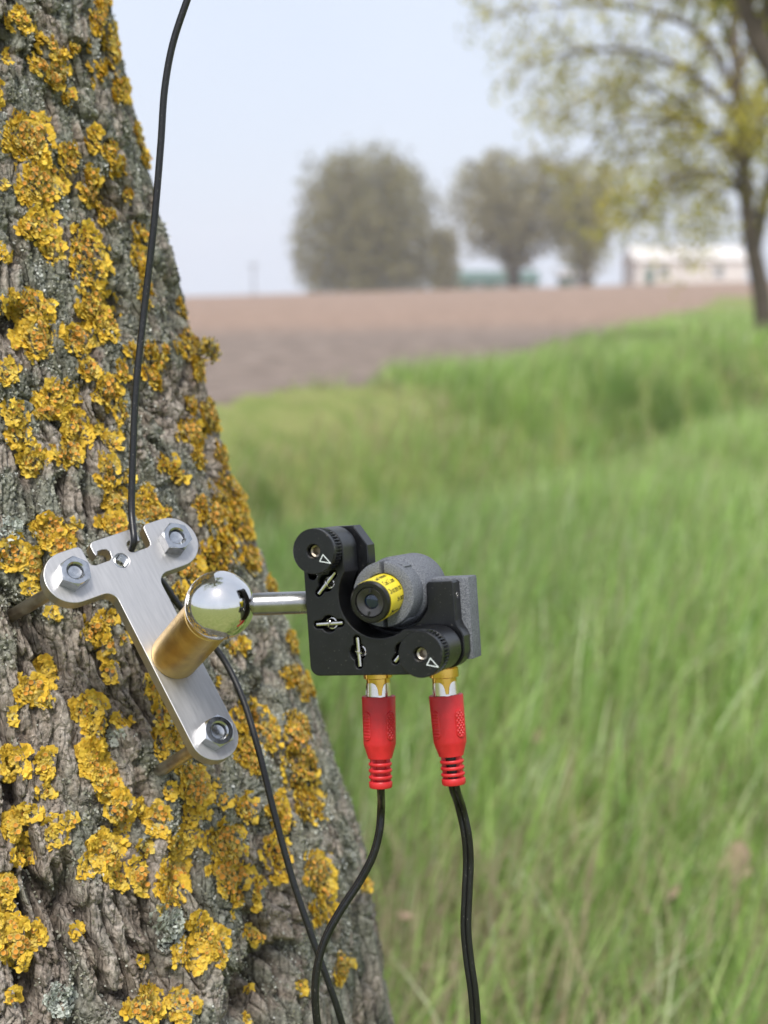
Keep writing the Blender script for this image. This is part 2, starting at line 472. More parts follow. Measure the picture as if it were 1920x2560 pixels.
# ------------------------------------------------------------------ grass
def grass(name, zones, label):
    VV, FF, CC = [], [], []
    base = 0
    for (r0, r1, a0, a1, count, seg, wmin, wmax, lmin, lmax, seed) in zones:
        g = np.random.default_rng(seed)
        n = count
        r = np.sqrt(g.uniform(r0 ** 2, r1 ** 2, n)) if r1 / r0 < 2.5 else np.exp(g.uniform(np.log(r0), np.log(r1), n))
        a = R(a0) + (R(a1) - R(a0)) * g.random(n)
        # tufts: pull part of the blades towards clump centres
        x = r * np.sin(a); y = r * np.cos(a)
        cell = .16 + .02 * r
        cx = np.round(x / cell) * cell; cy = np.round(y / cell) * cell
        hx = _hash((x / cell).round().astype(np.int64), (y / cell).round().astype(np.int64), 5, seed)
        pull = np.where(hx > .45, .45 * g.random(n), 0)
        x += (cx - x) * pull; y += (cy - y) * pull
        dp = ditch_d(x, y)
        jag = .30 * fbm(x * .9, y * .9, 11, 3)
        keep = (x > edge_x(y) + jag + .1) | (y < 6)
        strip = np.exp(-((dp + 1.15) / .36) ** 2) * sstep(4.8, 6, y) * (1 - sstep(8.6, 10.0, y))     # bare dry strip
        weak = np.exp(-((dp + 2.3) / .6) ** 2) * sstep(6, 8, y) * .5
        thin = sstep(.15, .75, fbm(x * .8 + 4, y * .8, 21, 3)) * .45
        keep &= g.random(n) > np.clip(strip * 1.1 + weak * .6 + thin * .7, 0, .96)
        # keep clear of the trunk
        keep &= np.hypot(x + .27, y - .65) > .40
        x, y, strip = x[keep], y[keep], strip[keep]; n = len(x); r = np.hypot(x, y)
        z = height(x, y) - .012
        lush = fbm(x * .45, y * .45, 31, 3)
        L = (lmin + (lmax - lmin) * g.random(n) ** 1.4) * (1 + .45 * lush) * (1 - .6 * strip)
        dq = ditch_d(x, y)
        ditch_shade = np.exp(-((dq + .05) / .38) ** 2) * sstep(4, 6, y)  # ditch shade painted into the blade colour; blades are shorter here too
        L *= (1 - .65 * sstep(1.0, 2.2, -dq) * (1 - sstep(14, 22, y))) * (1 - .45 * ditch_shade)
        W = g.uniform(wmin, wmax, n)
        tuss_shade = sstep(.05, .45, fbm(x * 1.05 + 2, y * .8, 41, 3)) * np.exp(-((dq + .25) / .75) ** 2) * sstep(4.5, 6, y)  # taller dark green tufts; along the ditch their colour paints its shaded crease
        tuss_shade = np.maximum(tuss_shade, .55 * sstep(.35, .75, fbm(x * .9 + 8, y * .7, 43, 3)))
        L *= 1 + .30 * tuss_shade
        stalk = g.random(n) < .014
        L[stalk] *= 1.6; W[stalk] *= .55
        yaw = g.uniform(0, 2 * np.pi, n)
        lean = g.uniform(.05, .75, n) ** 1.2
        wind = np.stack([np.full(n, .14), np.full(n, -.05)], -1)
        dirx = np.cos(yaw) * lean + wind[:, 0]; diry = np.sin(yaw) * lean + wind[:, 1]
        side = np.stack([-np.sin(yaw), np.cos(yaw)], -1)
        rot = g.uniform(-.9, .9, n)
        sx = side[:, 0] * np.cos(rot) - side[:, 1] * np.sin(rot); sy = side[:, 0] * np.sin(rot) + side[:, 1] * np.cos(rot)
        lev = np.linspace(0, 1, seg + 1)
        rows = []
        for t in lev:
            bend = t ** 1.9
            px = x + dirx * L * bend; py = y + diry * L * bend
            pz = z + L * (t - .34 * lean * t ** 2.2)
            w = W * (1 - t ** 1.6) * .5 * (.75 + .6 * t)
            if t == 1:
                rows.append(np.stack([px, py, pz], -1)[:, None, :])
            else:
                rows.append(np.stack([np.stack([px - sx * w, py - sy * w, pz], -1), np.stack([px + sx * w, py + sy * w, pz], -1)], 1))
        B = np.concatenate(rows, 1)                                  # n, 2*seg+1, 3
        k = 2 * seg + 1
        tri = []
        for s in range(seg - 1):
            tri += [(2 * s, 2 * s + 1, 2 * s + 3), (2 * s, 2 * s + 3, 2 * s + 2)]
        tri.append((2 * seg - 2, 2 * seg - 1, 2 * seg))
        tri = np.array(tri)
        FF.append((tri[None] + (base + np.arange(n) * k)[:, None, None]).reshape(-1, 3))
        VV.append(B.reshape(-1, 3)); base += n * k
        pal = np.array([(.365, .530, .140), (.440, .605, .190), (.265, .440, .105), (.540, .660, .260), (.68, .74, .46)])
        c = pal[g.choice(5, n, p=[.31, .27, .18, .15, .09])] * g.uniform(.60, 1.30, (n, 1))
        c = c * (1 - .85 * tuss_shade[:, None]) + np.array([.135, .255, .050]) * (.85 * tuss_shade[:, None]) * g.uniform(.7, 1.3, (n, 1))
        straw = stalk | (g.random(n) < np.clip(.07 + strip * .8 + .14 * sstep(.1, .8, -lush) + .04 * (r < 3) + .45 * np.exp(-(((x - .06) / .20) ** 2 + ((y - 1.55) / .35) ** 2)), 0, .9))
        c = c * (1 + .25 * np.clip(lush, -1, 1))[:, None] * (1 - ditch_shade[:, None] * np.array([.50, .36, .42]))
        c[straw] = np.array([.50, .42, .27]) * g.uniform(.7, 1.15, (straw.sum(), 1))
        CC.append(np.repeat(c, k, 0))
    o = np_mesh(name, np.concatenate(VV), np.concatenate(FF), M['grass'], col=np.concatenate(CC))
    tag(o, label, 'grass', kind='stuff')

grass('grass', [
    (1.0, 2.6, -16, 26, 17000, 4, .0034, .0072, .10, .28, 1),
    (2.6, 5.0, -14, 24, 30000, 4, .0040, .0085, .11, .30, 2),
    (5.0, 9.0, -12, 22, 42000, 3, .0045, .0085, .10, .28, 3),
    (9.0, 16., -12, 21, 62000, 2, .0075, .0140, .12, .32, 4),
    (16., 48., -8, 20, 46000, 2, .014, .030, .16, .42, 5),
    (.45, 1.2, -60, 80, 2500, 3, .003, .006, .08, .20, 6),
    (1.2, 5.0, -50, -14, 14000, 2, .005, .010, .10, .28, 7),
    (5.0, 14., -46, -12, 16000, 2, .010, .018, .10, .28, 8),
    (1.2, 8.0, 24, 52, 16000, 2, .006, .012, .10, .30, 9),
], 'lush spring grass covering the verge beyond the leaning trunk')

# ------------------------------------------------------------------ fallen leaves lying in the grass
def dead_leaf(px, py, d, size, yaw, tilt, label, lift=.10):
    for _ in range(30):                       # slide along the sight line to where it lies in the grass
        p = P(px, py, d)
        d += .6 * (p.z - float(height(p.x, p.y)) - lift)
    x, y, z = p.x, p.y, p.z - .02
    V, Fc = [], []
    nu, nv = 9, 5
    for i in range(nu):
        t = i / (nu - 1)
        w = .5 * math.sin(math.pi * t ** .8) ** .8 * (1 + .22 * math.sin(9 * t))
        for j in range(nv):
            s = j / (nv - 1) * 2 - 1
            V.append(((t - .5) * size, s * w * size * .75, size * (.22 * abs(s) * w * 2 + .16 * (2 * t - 1) ** 2 + .03 * math.sin(7 * t + 3 * s))))
    for i in range(nu - 1):
        for j in range(nv - 1):
            a = i * nv + j; Fc.append((a, a + nv, a + nv + 1, a + 1))
    st = cyl((-.5 * size, 0, .16 * size), (-.85 * size, .05 * size, .26 * size), size * .02, 6)
    m = Matrix.Translation((x, y, z + .02)) @ Matrix.Rotation(yaw, 4, 'Z') @ Matrix.Rotation(tilt, 4, 'Y')
    e = empty('fallen_leaf', m, label, 'leaf', 'dead leaves caught in the grass')
    obj('leaf_blade', (V, Fc), M['dry'], e); obj('stalk', st, M['dry'], e)

dead_leaf(1845, 2160, 1.75, .060, 1.1, -.9, 'curled pinkish brown dead leaf in the grass at the right edge')
dead_leaf(1690, 2235, 1.72, .026, .4, -.6, 'small pale dead leaf just left of the curled brown one')
dead_leaf(1075, 2425, 1.55, .024, 2.2, .3, 'pale dead leaf on the ground right of the trunk foot')
dead_leaf(1010, 2300, 1.62, .032, .2, .2, 'flat brown dead leaf on bare ground beside the trunk')
dead_leaf(1350, 1840, 2.60, .030, .9, -1.0, 'whitish dead leaf standing upright in the middle of the grass')
dead_leaf(1240, 2410, 1.58, .018, 1.9, .4, 'tiny whitish dead leaf near the bottom, right of the hanging cord')

# ------------------------------------------------------------------ trees
def branch_tree(g, path0, r0, r1, levels, kids, lens, spread, droop=0.0, leaf_at=1, leaves=6, leaf_size=.06, leaf_r=.25, start=.3):
    """recursive limbs; returns limb meshes and leaf centres"""
    limbs, leaf_c = [], []
    def grow(path, ra, rb, lev):
        n = len(path)
        limbs.append((path, [ra + (rb - ra) * i / (n - 1) for i in range(n)], 9 if lev == 0 else (6 if lev == 1 else 4)))
        if lev >= leaf_at:
            for _ in range(leaves):
                q = path[int(g.integers(max(1, n // 3), n))]
                leaf_c.append(np.array(q) + g.normal(0, leaf_r, 3))
        if lev + 1 >= levels: return
        for k in range(kids[lev]):
            t = start + (1 - start) * (k + g.random()) / kids[lev] if lev == 0 else .2 + .8 * g.random()
            i = min(int(t * (n - 1)), n - 2)
            p = Vector(path[i]); d = (Vector(path[i + 1]) - p).normalized()
            az = g.uniform(0, 2 * math.pi)
            side = d.orthogonal().normalized(); side = Matrix.Rotation(az, 3, d) @ side
            dv = (d * math.cos(spread[lev]) + side * math.sin(spread[lev])).normalized()
            L = lens[lev] * g.uniform(.6, 1.15) * (1.1 - .45 * t)
            pts = [p]; m = 6
            for s in range(m):
                dv = (dv + Vector(g.normal(0, .16, 3)) + Vector((0, 0, .06 - droop * (s / m)))).normalized()
                pts.append(pts[-1] + dv * (L / m))
            rr = ra + (rb - ra) * t
            grow(pts, rr * .55, rr * .12, lev + 1)
    grow([Vector(p) for p in path0], r0, r1, 0)
    return limbs, leaf_c

def limb_mesh(limbs): return merge(*[tube(p, [max(x, .004) for x in r], n) for p, r, n in limbs])

def leaf_cloud(g, centres, per, size, spread, pal, aspect=1.7):
    c = np.repeat(np.asarray(centres), per, 0)
    n = len(c)
    c = c + g.normal(0, spread, (n, 3))
    u = g.normal(0, 1, (n, 3)); u /= np.linalg.norm(u, axis=1, keepdims=True)
    w = g.normal(0, 1, (n, 3)); w -= u * (u * w).sum(1, keepdims=True); w /= np.linalg.norm(w, axis=1, keepdims=True)
    s = size * g.uniform(.55, 1.25, (n, 1))
    q = np.stack([c - u * s * aspect * .5, c + w * s * .5 - np.cross(u, w) * s * .1, c + u * s * aspect * .5, c - w * s * .5 - np.cross(u, w) * s * .1], 1)
    f = np.arange(n * 4).reshape(n, 4)
    pal = np.asarray(pal)
    col = pal[g.integers(0, len(pal), n)] * g.uniform(.8, 1.2, (n, 1))
    return q.reshape(-1, 3), f, np.repeat(col, 4, 0)

def tree(name, base, limbs, leaf, label, cat='tree', group=None):
    e = empty(name, Matrix.Translation(base), label, cat, group)
    obj('trunk', limb_mesh(limbs), M['wood'], e)
    v, f, c = leaf
    np_mesh('crown', v, f, M['leaf'], e, col=c, smooth=False)
    return e

# the young tree on the verge, right
g = np.random.default_rng(12)
D = 19.0
tb = P(1915, 812, D)
base = Vector((tb.x, tb.y, float(height(tb.x, tb.y)) - .05))
def tp(px, py, dy=0.0):
    q = P(px, py, D + dy); return q - base
trunk_path = spline([Vector((.02, 0, -.1)), tp(1905, 740), tp(1888, 650), tp(1872, 560), tp(1862, 440), tp(1848, 260), tp(1836, 80), tp(1828, -140), tp(1836, -420), tp(1842, -760)], 4)
limbs = [(trunk_path, list(np.linspace(.135, .035, len(trunk_path))), 12)]
lc = []
limb_specs = [
    ((1885, 640), (1905, 520), (1925, 380), (1950, 150), (1990, -100), .0, .085),
    ((1866, 480), (1790, 440), (1690, 450), (1610, 520), (1580, 600), -.6, .045),
    ((1864, 420), (1780, 330), (1660, 300), (1520, 330), (1440, 420), .5, .050),
    ((1856, 330), (1760, 210), (1620, 130), (1450, 120), (1300, 170), -.4, .055),
    ((1850, 250), (1750, 90), (1600, 20), (1420, 10), (1240, 40), .7, .055),
    ((1842, 150), (1760, -40), (1640, -120), (1500, -130), (1330, -90), -.8, .050),
    ((1838, 60), (1720, -180), (1560, -300), (1400, -330), (1250, -280), .2, .050),
    ((1874, 540), (1960, 470), (2050, 430), (2150, 440), (2250, 480), .4, .045),
    ((1850, 300), (1950, 180), (2070, 90), (2200, 60), (2330, 90), -.3, .05),
    ((1845, 190), (1900, 20), (2000, -160), (2120, -280), (2240, -330), .6, .05),
    ((1868, 500), (1830, 470), (1780, 500), (1720, 550), (1660, 590), .9, .03),
    ((1870, 520), (1850, 430), (1900, 330), (1930, 250), (1960, 200), -.9, .03),
    ((1858, 380), (1800, 330), (1760, 380), (1700, 430), (1640, 470), 1.2, .03),
    ((1858, 380), (1740, 280), (1600, 220), (1500, 230), (1400, 270), 1.0, .035),
]
for s in limb_specs:
    n = len(s) - 2
    path = spline([tp(s[i][0] + g.normal(0, 6), s[i][1] + g.normal(0, 6), s[-2] * i / (n - 1) * 2.0) for i in range(n)], 5)
    l2, c2 = branch_tree(g, path, s[-1], .010, 3, [11, 4], [1.15, .55], [1.0, .8], droop=.10, leaf_at=1, leaves=4, leaf_r=.13, start=.18)
    limbs += l2; lc += c2
lv = leaf_cloud(g, lc, 4, .058, .10, [(.50, .46, .065), (.42, .41, .060), (.56, .50, .09), (.38, .35, .065), (.46, .37, .075)])
tree('young_tree', base, limbs, lv, 'slender tree in yellow green spring leaf on the verge at the right edge')

# the heavy dark limb of a nearer tree that hangs into the top right corner
nb = Vector((3.05, 8.6, float(height(3.05, 8.6)) - .05))
def np_(px, py, d=8.6): return P(px, py, d) - nb
path = spline([Vector((0, 0, -.1)), Vector((-.02, 0, 1.0)), np_(2130, 560), np_(2040, 400), np_(1950, 190), np_(1905, 120), np_(1870, 30), np_(1845, -90), np_(1820, -260)], 5)
l3, c3 = branch_tree(g, path, .125, .03, 3, [9, 5], [.9, .5], [1.0, .8], leaf_at=1, leaves=4, leaf_r=.08, start=.66)
extra = spline([np_(1960, 210), np_(1950, 120), np_(1935, 20), np_(1925, -120), np_(1930, -300)], 5)
l4, c4 = branch_tree(g, extra, .06, .02, 3, [5, 4], [.6, .35], [1.0, .8], leaf_at=1, leaves=4, leaf_r=.08)
lv = leaf_cloud(g, c3 + c4, 6, .045, .07, [(.34, .34, .06), (.28, .30, .055), (.40, .36, .08)])
tree('dark_tree', nb, l3 + l4, lv, 'dark crooked limb of a nearer tree hanging into the top right corner')

# far trees along the crest
def far_tree(px_c, py_base, d, width_px, top_px, seed, pal, nleaf, label, trunk_px=None, airy=0.0, shape=1.0):
    g = np.random.default_rng(seed)
    p = P(px_c, py_base, d)
    z0 = float(height(p.x, p.y)) - .2
    base = Vector((p.x, p.y, z0))
    Hh = (py_base - top_px) / F * d; Wd = width_px / F * d
    ntr = 5
    limbs, cs = [], []
    for k in range(ntr):
        a = 2 * math.pi * k / ntr + g.random()
        tipr = Wd * .30
        path = spline([Vector((.15 * math.cos(a), .15 * math.sin(a), 0)), Vector((tipr * .25 * math.cos(a), tipr * .25 * math.sin(a), Hh * .3)),
                       Vector((tipr * .7 * math.cos(a), tipr * .7 * math.sin(a), Hh * .6)), Vector((tipr * math.cos(a), tipr * math.sin(a), Hh * .9))], 4)
        l, c = branch_tree(g, path, Hh * .022, .05, 3, [12, 5], [Wd * .22, Wd * .11], [.9, .7], leaf_at=1, leaves=2, leaf_r=.5, start=.15)
        limbs += l; cs += c
    cs = np.array([np.array(c) for c in cs])
    # crown shell volume: an uneven dome down to the ground
    n = nleaf
    v = g.normal(0, 1, (n, 3)); v /= np.linalg.norm(v, axis=1, keepdims=True)
    rad = g.random(n) ** (.42)
    lump = 1 + .24 * fbm(v[:, 0] * 2.2 + seed, v[:, 2] * 2.2 + v[:, 1] * 2.0, seed, 3)
    full = shape >= 1.0
    hz_ = Hh * (.66 if full else .5 * shape)
    q = v * rad[:, None] * lump[:, None] * np.array([Wd / 2, Wd / 2, hz_]) + np.array([0, 0, Hh - hz_])
    q = q[q[:, 2] > .3]
    if airy:
        q = q[fbm(q[:, 0] * .55 + 3, q[:, 2] * .40 + q[:, 1] * .3, seed + 5, 3) > airy - .4]
    lim = (np.abs(cs[:, 0]) < Wd * .5) & (cs[:, 2] < Hh) & (cs[:, 2] > .3)
    q = np.concatenate([q, cs[lim]])
    v, f, c = leaf_cloud(g, q, 3, .27, .34, pal, aspect=2.4)
    tree('field_tree', base, limbs, (v, f, c), label, group='trees on the crest of the field')

OLIVE = [(.31, .28, .12), (.27, .25, .13), (.34, .30, .11), (.27, .24, .17), (.26, .24, .11)]
PALE = [(.38, .35, .18), (.33, .30, .20), (.40, .35, .15), (.31, .28, .20)]
YEL = [(.42, .39, .16), (.37, .35, .17), (.44, .39, .19)]
far_tree(922, 716, 145, 385, 352, 41, OLIVE, 7000, 'big round olive tree standing alone, left of the others on the crest')
far_tree(1285, 712, 140, 350, 362, 42, PALE, 3600, 'thin vase shaped tree with see-through crown right of the round tree', airy=.30, shape=.80)
far_tree(1462, 710, 137, 190, 385, 43, YEL, 1100, 'narrow yellowish tree between the thin crown and the pale house', airy=.25, shape=.85)
far_tree(1110, 716, 160, 75, 545, 44, PALE, 220, 'small bare tree filling the gap beside the round tree', airy=.2)

# ------------------------------------------------------------------ far buildings
def building(name, px0, px1, py_top, py_base, d, depth, wallm, roofm, ridge, nwin, label, door=True):
    a, b = P(px0, py_base, d), P(px1, py_base, d)
    w = b.x - a.x; h = (py_base - py_top) / F * d
    e = empty(name, Matrix.Translation((a.x, a.y, min(a.z, float(height(a.x, a.y)), float(height(b.x, b.y))) - .1)), label, 'building', 'buildings beyond the field')
    h += .3
    hw = h - ridge
    obj('wall', box(0, w, 0, depth, 0, hw), wallm, e, smooth=False)
    o = .25
    rv = [(-o, -o, hw - .05), (w + o, -o, hw - .05), (w + o, depth + o, hw - .05), (-o, depth + o, hw - .05), (-o, depth / 2, h), (w + o, depth / 2, h),
          (-o, -o, hw + .1), (w + o, -o, hw + .1), (w + o, depth + o, hw + .1), (-o, depth + o, hw + .1)]
    obj('roof', (rv, [(0, 3, 2, 1), (0, 1, 7, 6), (2, 3, 9, 8), (6, 7, 5, 4), (8, 9, 4, 5), (3, 0, 6, 4, 9), (1, 2, 8, 5, 7)]), roofm, e, smooth=False)
    for k in range(nwin):
        x = w * (k + .5) / nwin
        wn_ = obj('window', box(x - .45, x + .45, -.04, .02, hw * .42, hw * .78), M['window'], e, smooth=False)
        obj('frame', merge(box(x - .52, x - .45, -.06, .02, hw * .40, hw * .80), box(x + .45, x + .52, -.06, .02, hw * .40, hw * .80),
                           box(x - .45, x + .45, -.06, .02, hw * .78, hw * .80), box(x - .45, x + .45, -.06, .02, hw * .40, hw * .42)), M['render'], wn_, smooth=False)
    if door:
        obj('door', box(w * .08, w * .08 + .95, -.05, .02, 0, hw * .75), M['green'], e, smooth=False)
    return e

building('barn', 1105, 1345, 656, 713, 165, 6, M['green'], M['green'], 1.2, 4, 'long low dark green barn behind the thin tree')
building('shed', 1405, 1485, 664, 711, 160, 4, M['green'], M['roof'], .7, 1, 'small teal green shed beneath the narrow yellowish tree', door=False)
building('house', 1590, 1865, 612, 712, 150, 9, M['render'], M['render'], 1.6, 2, 'pale rendered house behind the young tree')

for px, top, w_, lb in ((1562, 575, .13, 'grey wooden pole left of the pale house'), (634, 640, .10, 'thin far mast left of the round tree, beside the trunk edge')):
    d = 148
    p = P(px, 715, d); h = (735 - top) / F * d
    z0 = float(height(p.x, p.y)) - .3
    e = empty('utility_pole', Matrix.Translation((p.x, p.y, z0)), lb, 'pole', 'poles on the crest of the field')
    obj('mast', lathe([(w_, 0), (w_ * .7, h)], 10), M['post'], e)
    obj('crossbar', box(-.55, .55, -.05, .05, h - .45, h - .33), M['post'], e, smooth=False)
    for s in (-.45, .45):
        obj('insulator', move(lathe([(.03, 0), (.06, .05), (.03, .1), (.06, .14), (.02, .2)], 8), s, 0, h - .33), M['render'], e)
# ================================================================== THE LICHEN TREE
AX = np.array([(0.0, -0.289, 0.3944), (0.05, -0.2854, 0.3804), (0.1, -0.2782, 0.3617), (0.15, -0.2698, 0.3425), (0.2, -0.2612, 0.3233), (0.25, -0.2528, 0.3043), (0.3, -0.2459, 0.2871), (0.35, -0.2417, 0.2732), (0.4, -0.2392, 0.261), (0.45, -0.2369, 0.249), (0.5, -0.2339, 0.2369), (0.55, -0.229, 0.2241), (0.6, -0.2256, 0.2099), (0.65, -0.2256, 0.195), (0.7, -0.2287, 0.1801), (0.75, -0.233, 0.1668), (0.8, -0.2377, 0.1563), (0.85, -0.2426, 0.1487), (0.9, -0.2504, 0.1438), (0.95, -0.2587, 0.1404), (1.0, -0.2652, 0.1376), (1.1, -0.2777, 0.1347), (1.2, -0.2908, 0.1323), (1.4, -0.3177, 0.1287), (1.6, -0.345, 0.1262), (2.2, -0.42, .115), (3.0, -.50, .095)])
TY = .648

th = np.concatenate([np.linspace(R(-84), R(-30), 300), np.linspace(R(-29.8), R(22), 190)])
step = R(4.2)
th = np.concatenate([th, np.arange(R(22) + step, R(276) - step * .5, step)])
zf0, zf1 = .555, 1.0
zz = np.concatenate([np.linspace(-.06, zf0 - .01, 34), np.linspace(zf0, zf1, 800), np.geomspace(zf1 + .008, 3.0, 44)])
NT, NZ = len(th), len(zz)
TH, ZZ = np.meshgrid(th, zz)
axx = np.interp(zz, AX[:, 0], AX[:, 1]); rad = np.interp(zz, AX[:, 0], AX[:, 2])
ker = np.exp(-.5 * (np.linspace(-2, 2, 41)) ** 2); ker /= ker.sum()
fz = np.arange(-.3, 3.3, .002)
axx = np.interp(zz, fz, np.convolve(np.interp(fz, AX[:, 0], AX[:, 1]), ker, 'same'))
rad = np.interp(zz, fz, np.convolve(np.interp(fz, AX[:, 0], AX[:, 2]), ker, 'same'))
axx[zz < 0] = AX[0, 1]; rad[zz < 0] = AX[0, 2]
fine = sstep(R(-90), R(-84), TH) * (1 - sstep(R(20), R(24), TH)) * sstep(zf0 - .02, zf0, ZZ) * (1 - sstep(zf1 - .01, zf1 + .005, ZZ))

S = TH * 170.0                      # arc in millimetres
Vv = ZZ * 1000.0
base_xyz = np.stack([axx[:, None] + rad[:, None] * np.cos(TH), TY + rad[:, None] * np.sin(TH), ZZ], -1)
px0, py0, dp0 = project(base_xyz)

# where the crust has worn off and the fibrous bark shows
bare = np.zeros_like(S)
for (cx, cy, rx, ry) in [(150, 1760, 190, 260), (60, 2060, 130, 200), (300, 2330, 130, 260), (60, 2420, 150, 200), (450, 1010, 75, 120), (540, 1150, 45, 130), (240, 1060, 60, 110), (330, 1700, 110, 150), (420, 2180, 60, 120), (700, 2250, 45, 200), (640, 1330, 40, 60), (250, 560, 30, 120)]:
    bare = np.maximum(bare, np.exp(-(((px0 - cx) / rx) ** 2 + ((py0 - cy) / ry) ** 2)))
bare = sstep(.28, .62, bare + .30 * fbm(S / 18, Vv / 45, 71, 3))

ws = S + 7 * fbm(S / 45, Vv / 80, 51, 3) + 2.0 * fbm(S / 9, Vv / 16, 52, 2)
wv = Vv + 14 * fbm(S / 40, Vv / 60, 53, 3)
f1, f2, cid = voronoi(ws / 16, wv / 40, 61)
e1 = f2 - f1
A1 = np.abs(vnoise(ws / 15, wv / 105, 161) + .25 * vnoise(ws / 5, wv / 20, 164))
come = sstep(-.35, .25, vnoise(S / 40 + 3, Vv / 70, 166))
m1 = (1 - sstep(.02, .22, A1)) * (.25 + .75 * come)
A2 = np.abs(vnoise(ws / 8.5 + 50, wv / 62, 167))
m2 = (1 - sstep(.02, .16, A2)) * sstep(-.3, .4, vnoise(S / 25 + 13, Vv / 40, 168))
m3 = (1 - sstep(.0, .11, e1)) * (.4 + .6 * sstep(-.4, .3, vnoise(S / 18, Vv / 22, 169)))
h = -14.0 * m1 ** .8 - 6.5 * m2 - 3.4 * m3
h += 2.4 * (cid - .5) * (1 - m3)
f1b, f2b, cidb = voronoi(ws / 8.5 + 3, wv / 17, 62)
e2 = f2b - f1b
h += -2.1 * (1 - sstep(0, .16, e2)) * (.6 + .4 * vnoise(S / 30, Vv / 30, 63)) + 1.3 * (cidb - .5)
f1c, f2c, cidc = voronoi(ws / 3.6 + 9, wv / 7.5, 162)
h += fine * (-1.0 * (1 - sstep(0, .2, f2c - f1c)) + .8 * (cidc - .5)) * (.65 + .35 * vnoise(S / 12, Vv / 16, 163))
fib = 1 - np.abs(vnoise(ws / 3.6, wv / 34, 64)) * 2
fib2 = 1 - np.abs(vnoise(ws / 1.5, wv / 15, 65)) * 2
fib3 = 1 - np.abs(vnoise(ws / 2.4 + 7, wv / 40, 165)) * 2
h += bare * (1.1 * fib + .7 * fib2 + .5 * fib3 - 1.4)
fis1 = np.abs(vnoise(ws / 6.5 + 31, wv / 42, 171)); fis2 = np.abs(vnoise(ws / 3.2 + 57, wv / 19, 172))
h -= fine * (2.6 * (1 - sstep(0, .11, fis1)) * (.35 + .65 * bare) + 1.5 * (1 - sstep(0, .12, fis2)) * (.25 + .75 * bare))
fibc = 1 - np.abs(vnoise(ws / 5.0, wv / 26, 66)) * 2
h += (1 - bare) * .55 * fibc
crust = (1 - bare) * sstep(-.2, .35, fbm(S / 14, Vv / 20, 67, 3) + .25)
gran = vnoise(S / 1.25, Vv / 1.25, 68) + .7 * vnoise(S / .75, Vv / .75, 69)
h += fine * (crust * .75 * gran + (1 - crust) * .36 * gran)
h += 2.5 * fbm(S / 70, Vv / 130, 70, 3) + 1.5
# two deep splits seen in the photograph
for pts in ([(340, -20), (395, 120), (440, 240), (470, 330)], [(520, 1080), (535, 1180), (560, 1270), (600, 1340)], [(190, 980), (205, 1080), (215, 1160)], [(300, 430), (330, 520), (395, 720)], [(650, 2050), (690, 2250), (700, 2480)], [(250, 1640), (300, 1760), (290, 1950)]):
    for (ax_, ay_), (bx_, by_) in zip(pts[:-1], pts[1:]):
        dx, dy = bx_ - ax_, by_ - ay_
        wob = 10 * vnoise(py0 / 45, px0 * 0, 77)
        t = np.clip(((px0 + wob - ax_) * dx + (py0 - ay_) * dy) / (dx * dx + dy * dy), 0, 1)
        dd = np.hypot(px0 + wob - ax_ - t * dx, py0 - ay_ - t * dy)
        h -= fine * 5.5 * np.exp(-(dd / 13) ** 2)
h -= 1.0
rr = rad[:, None] + h / 1000.0
W = np.stack([axx[:, None] + rr * np.cos(TH), TY + rr * np.sin(TH), ZZ], -1)

# natural colour of crust and weathered bark; furrow inner bark darkened as painted shade
n1 = fbm(S / 16, Vv / 22, 81, 3)[..., None]; n2 = fbm(S / 5, Vv / 7, 82, 3)[..., None]; n3 = vnoise(S / 1.6, Vv / 1.6, 83)[..., None]
c_crust = np.array([.300, .295, .245]) + n1 * np.array([.045, .047, .036]) + n2 * np.array([.06, .06, .055]) + n3 * .10
olive = sstep(.15, .7, fbm(S / 22 + 9, Vv / 30, 84, 3))[..., None]
c_crust = c_crust * (1 - olive * .35) + np.array([.19, .185, .10]) * olive * .35
white = sstep(.42, .72, fbm(S / 9, Vv / 12, 85, 3))[..., None]
c_crust = c_crust * (1 - white * .6) + np.array([.47, .48, .44]) * white * .6
c_bare = np.array([.400, .330, .275]) + n1 * .07 + (fib2[..., None] * .06) + n2 * .07 + n3 * .06
rust = sstep(.2, .7, fbm(S / 13 + 5, Vv / 40, 86, 3))[..., None]
c_bare = c_bare * (1 - rust * .60) + np.array([.150, .100, .080]) * rust * .60
silver = sstep(.25, .7, fbm(S / 8 + 15, Vv / 50, 87, 3))[..., None]
c_bare = c_bare * (1 - silver * .5) + np.array([.50, .46, .42]) * silver * .5
k = (crust)[..., None]
col = c_crust * k + c_bare * (1 - k)
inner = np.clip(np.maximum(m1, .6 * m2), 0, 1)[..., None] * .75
col = col * (1 - inner) + np.array([.105, .076, .060]) * inner  # inner bark brown, taken darker to paint shade into the furrows
col = np.clip(col * np.array([.93, .95, .94]), .03, .8)

ii, jj = np.meshgrid(np.arange(NZ - 1), np.arange(NT), indexing='ij')
a = ii * NT + jj; b = ii * NT + (jj + 1) % NT
faces = np.stack([a, b, b + NT, a + NT], -1).reshape(-1, 4)

tree_e = empty('lichen_tree', Matrix.Translation((-.289, TY, 0)), 'leaning old tree at the left with rough grey bark and yellow orange lichen', 'tree')
inv = -np.array([-.289, TY, 0])
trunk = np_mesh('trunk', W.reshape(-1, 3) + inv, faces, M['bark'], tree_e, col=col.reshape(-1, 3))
trunk['label'] = 'rough furrowed grey bark crusted with lichen'

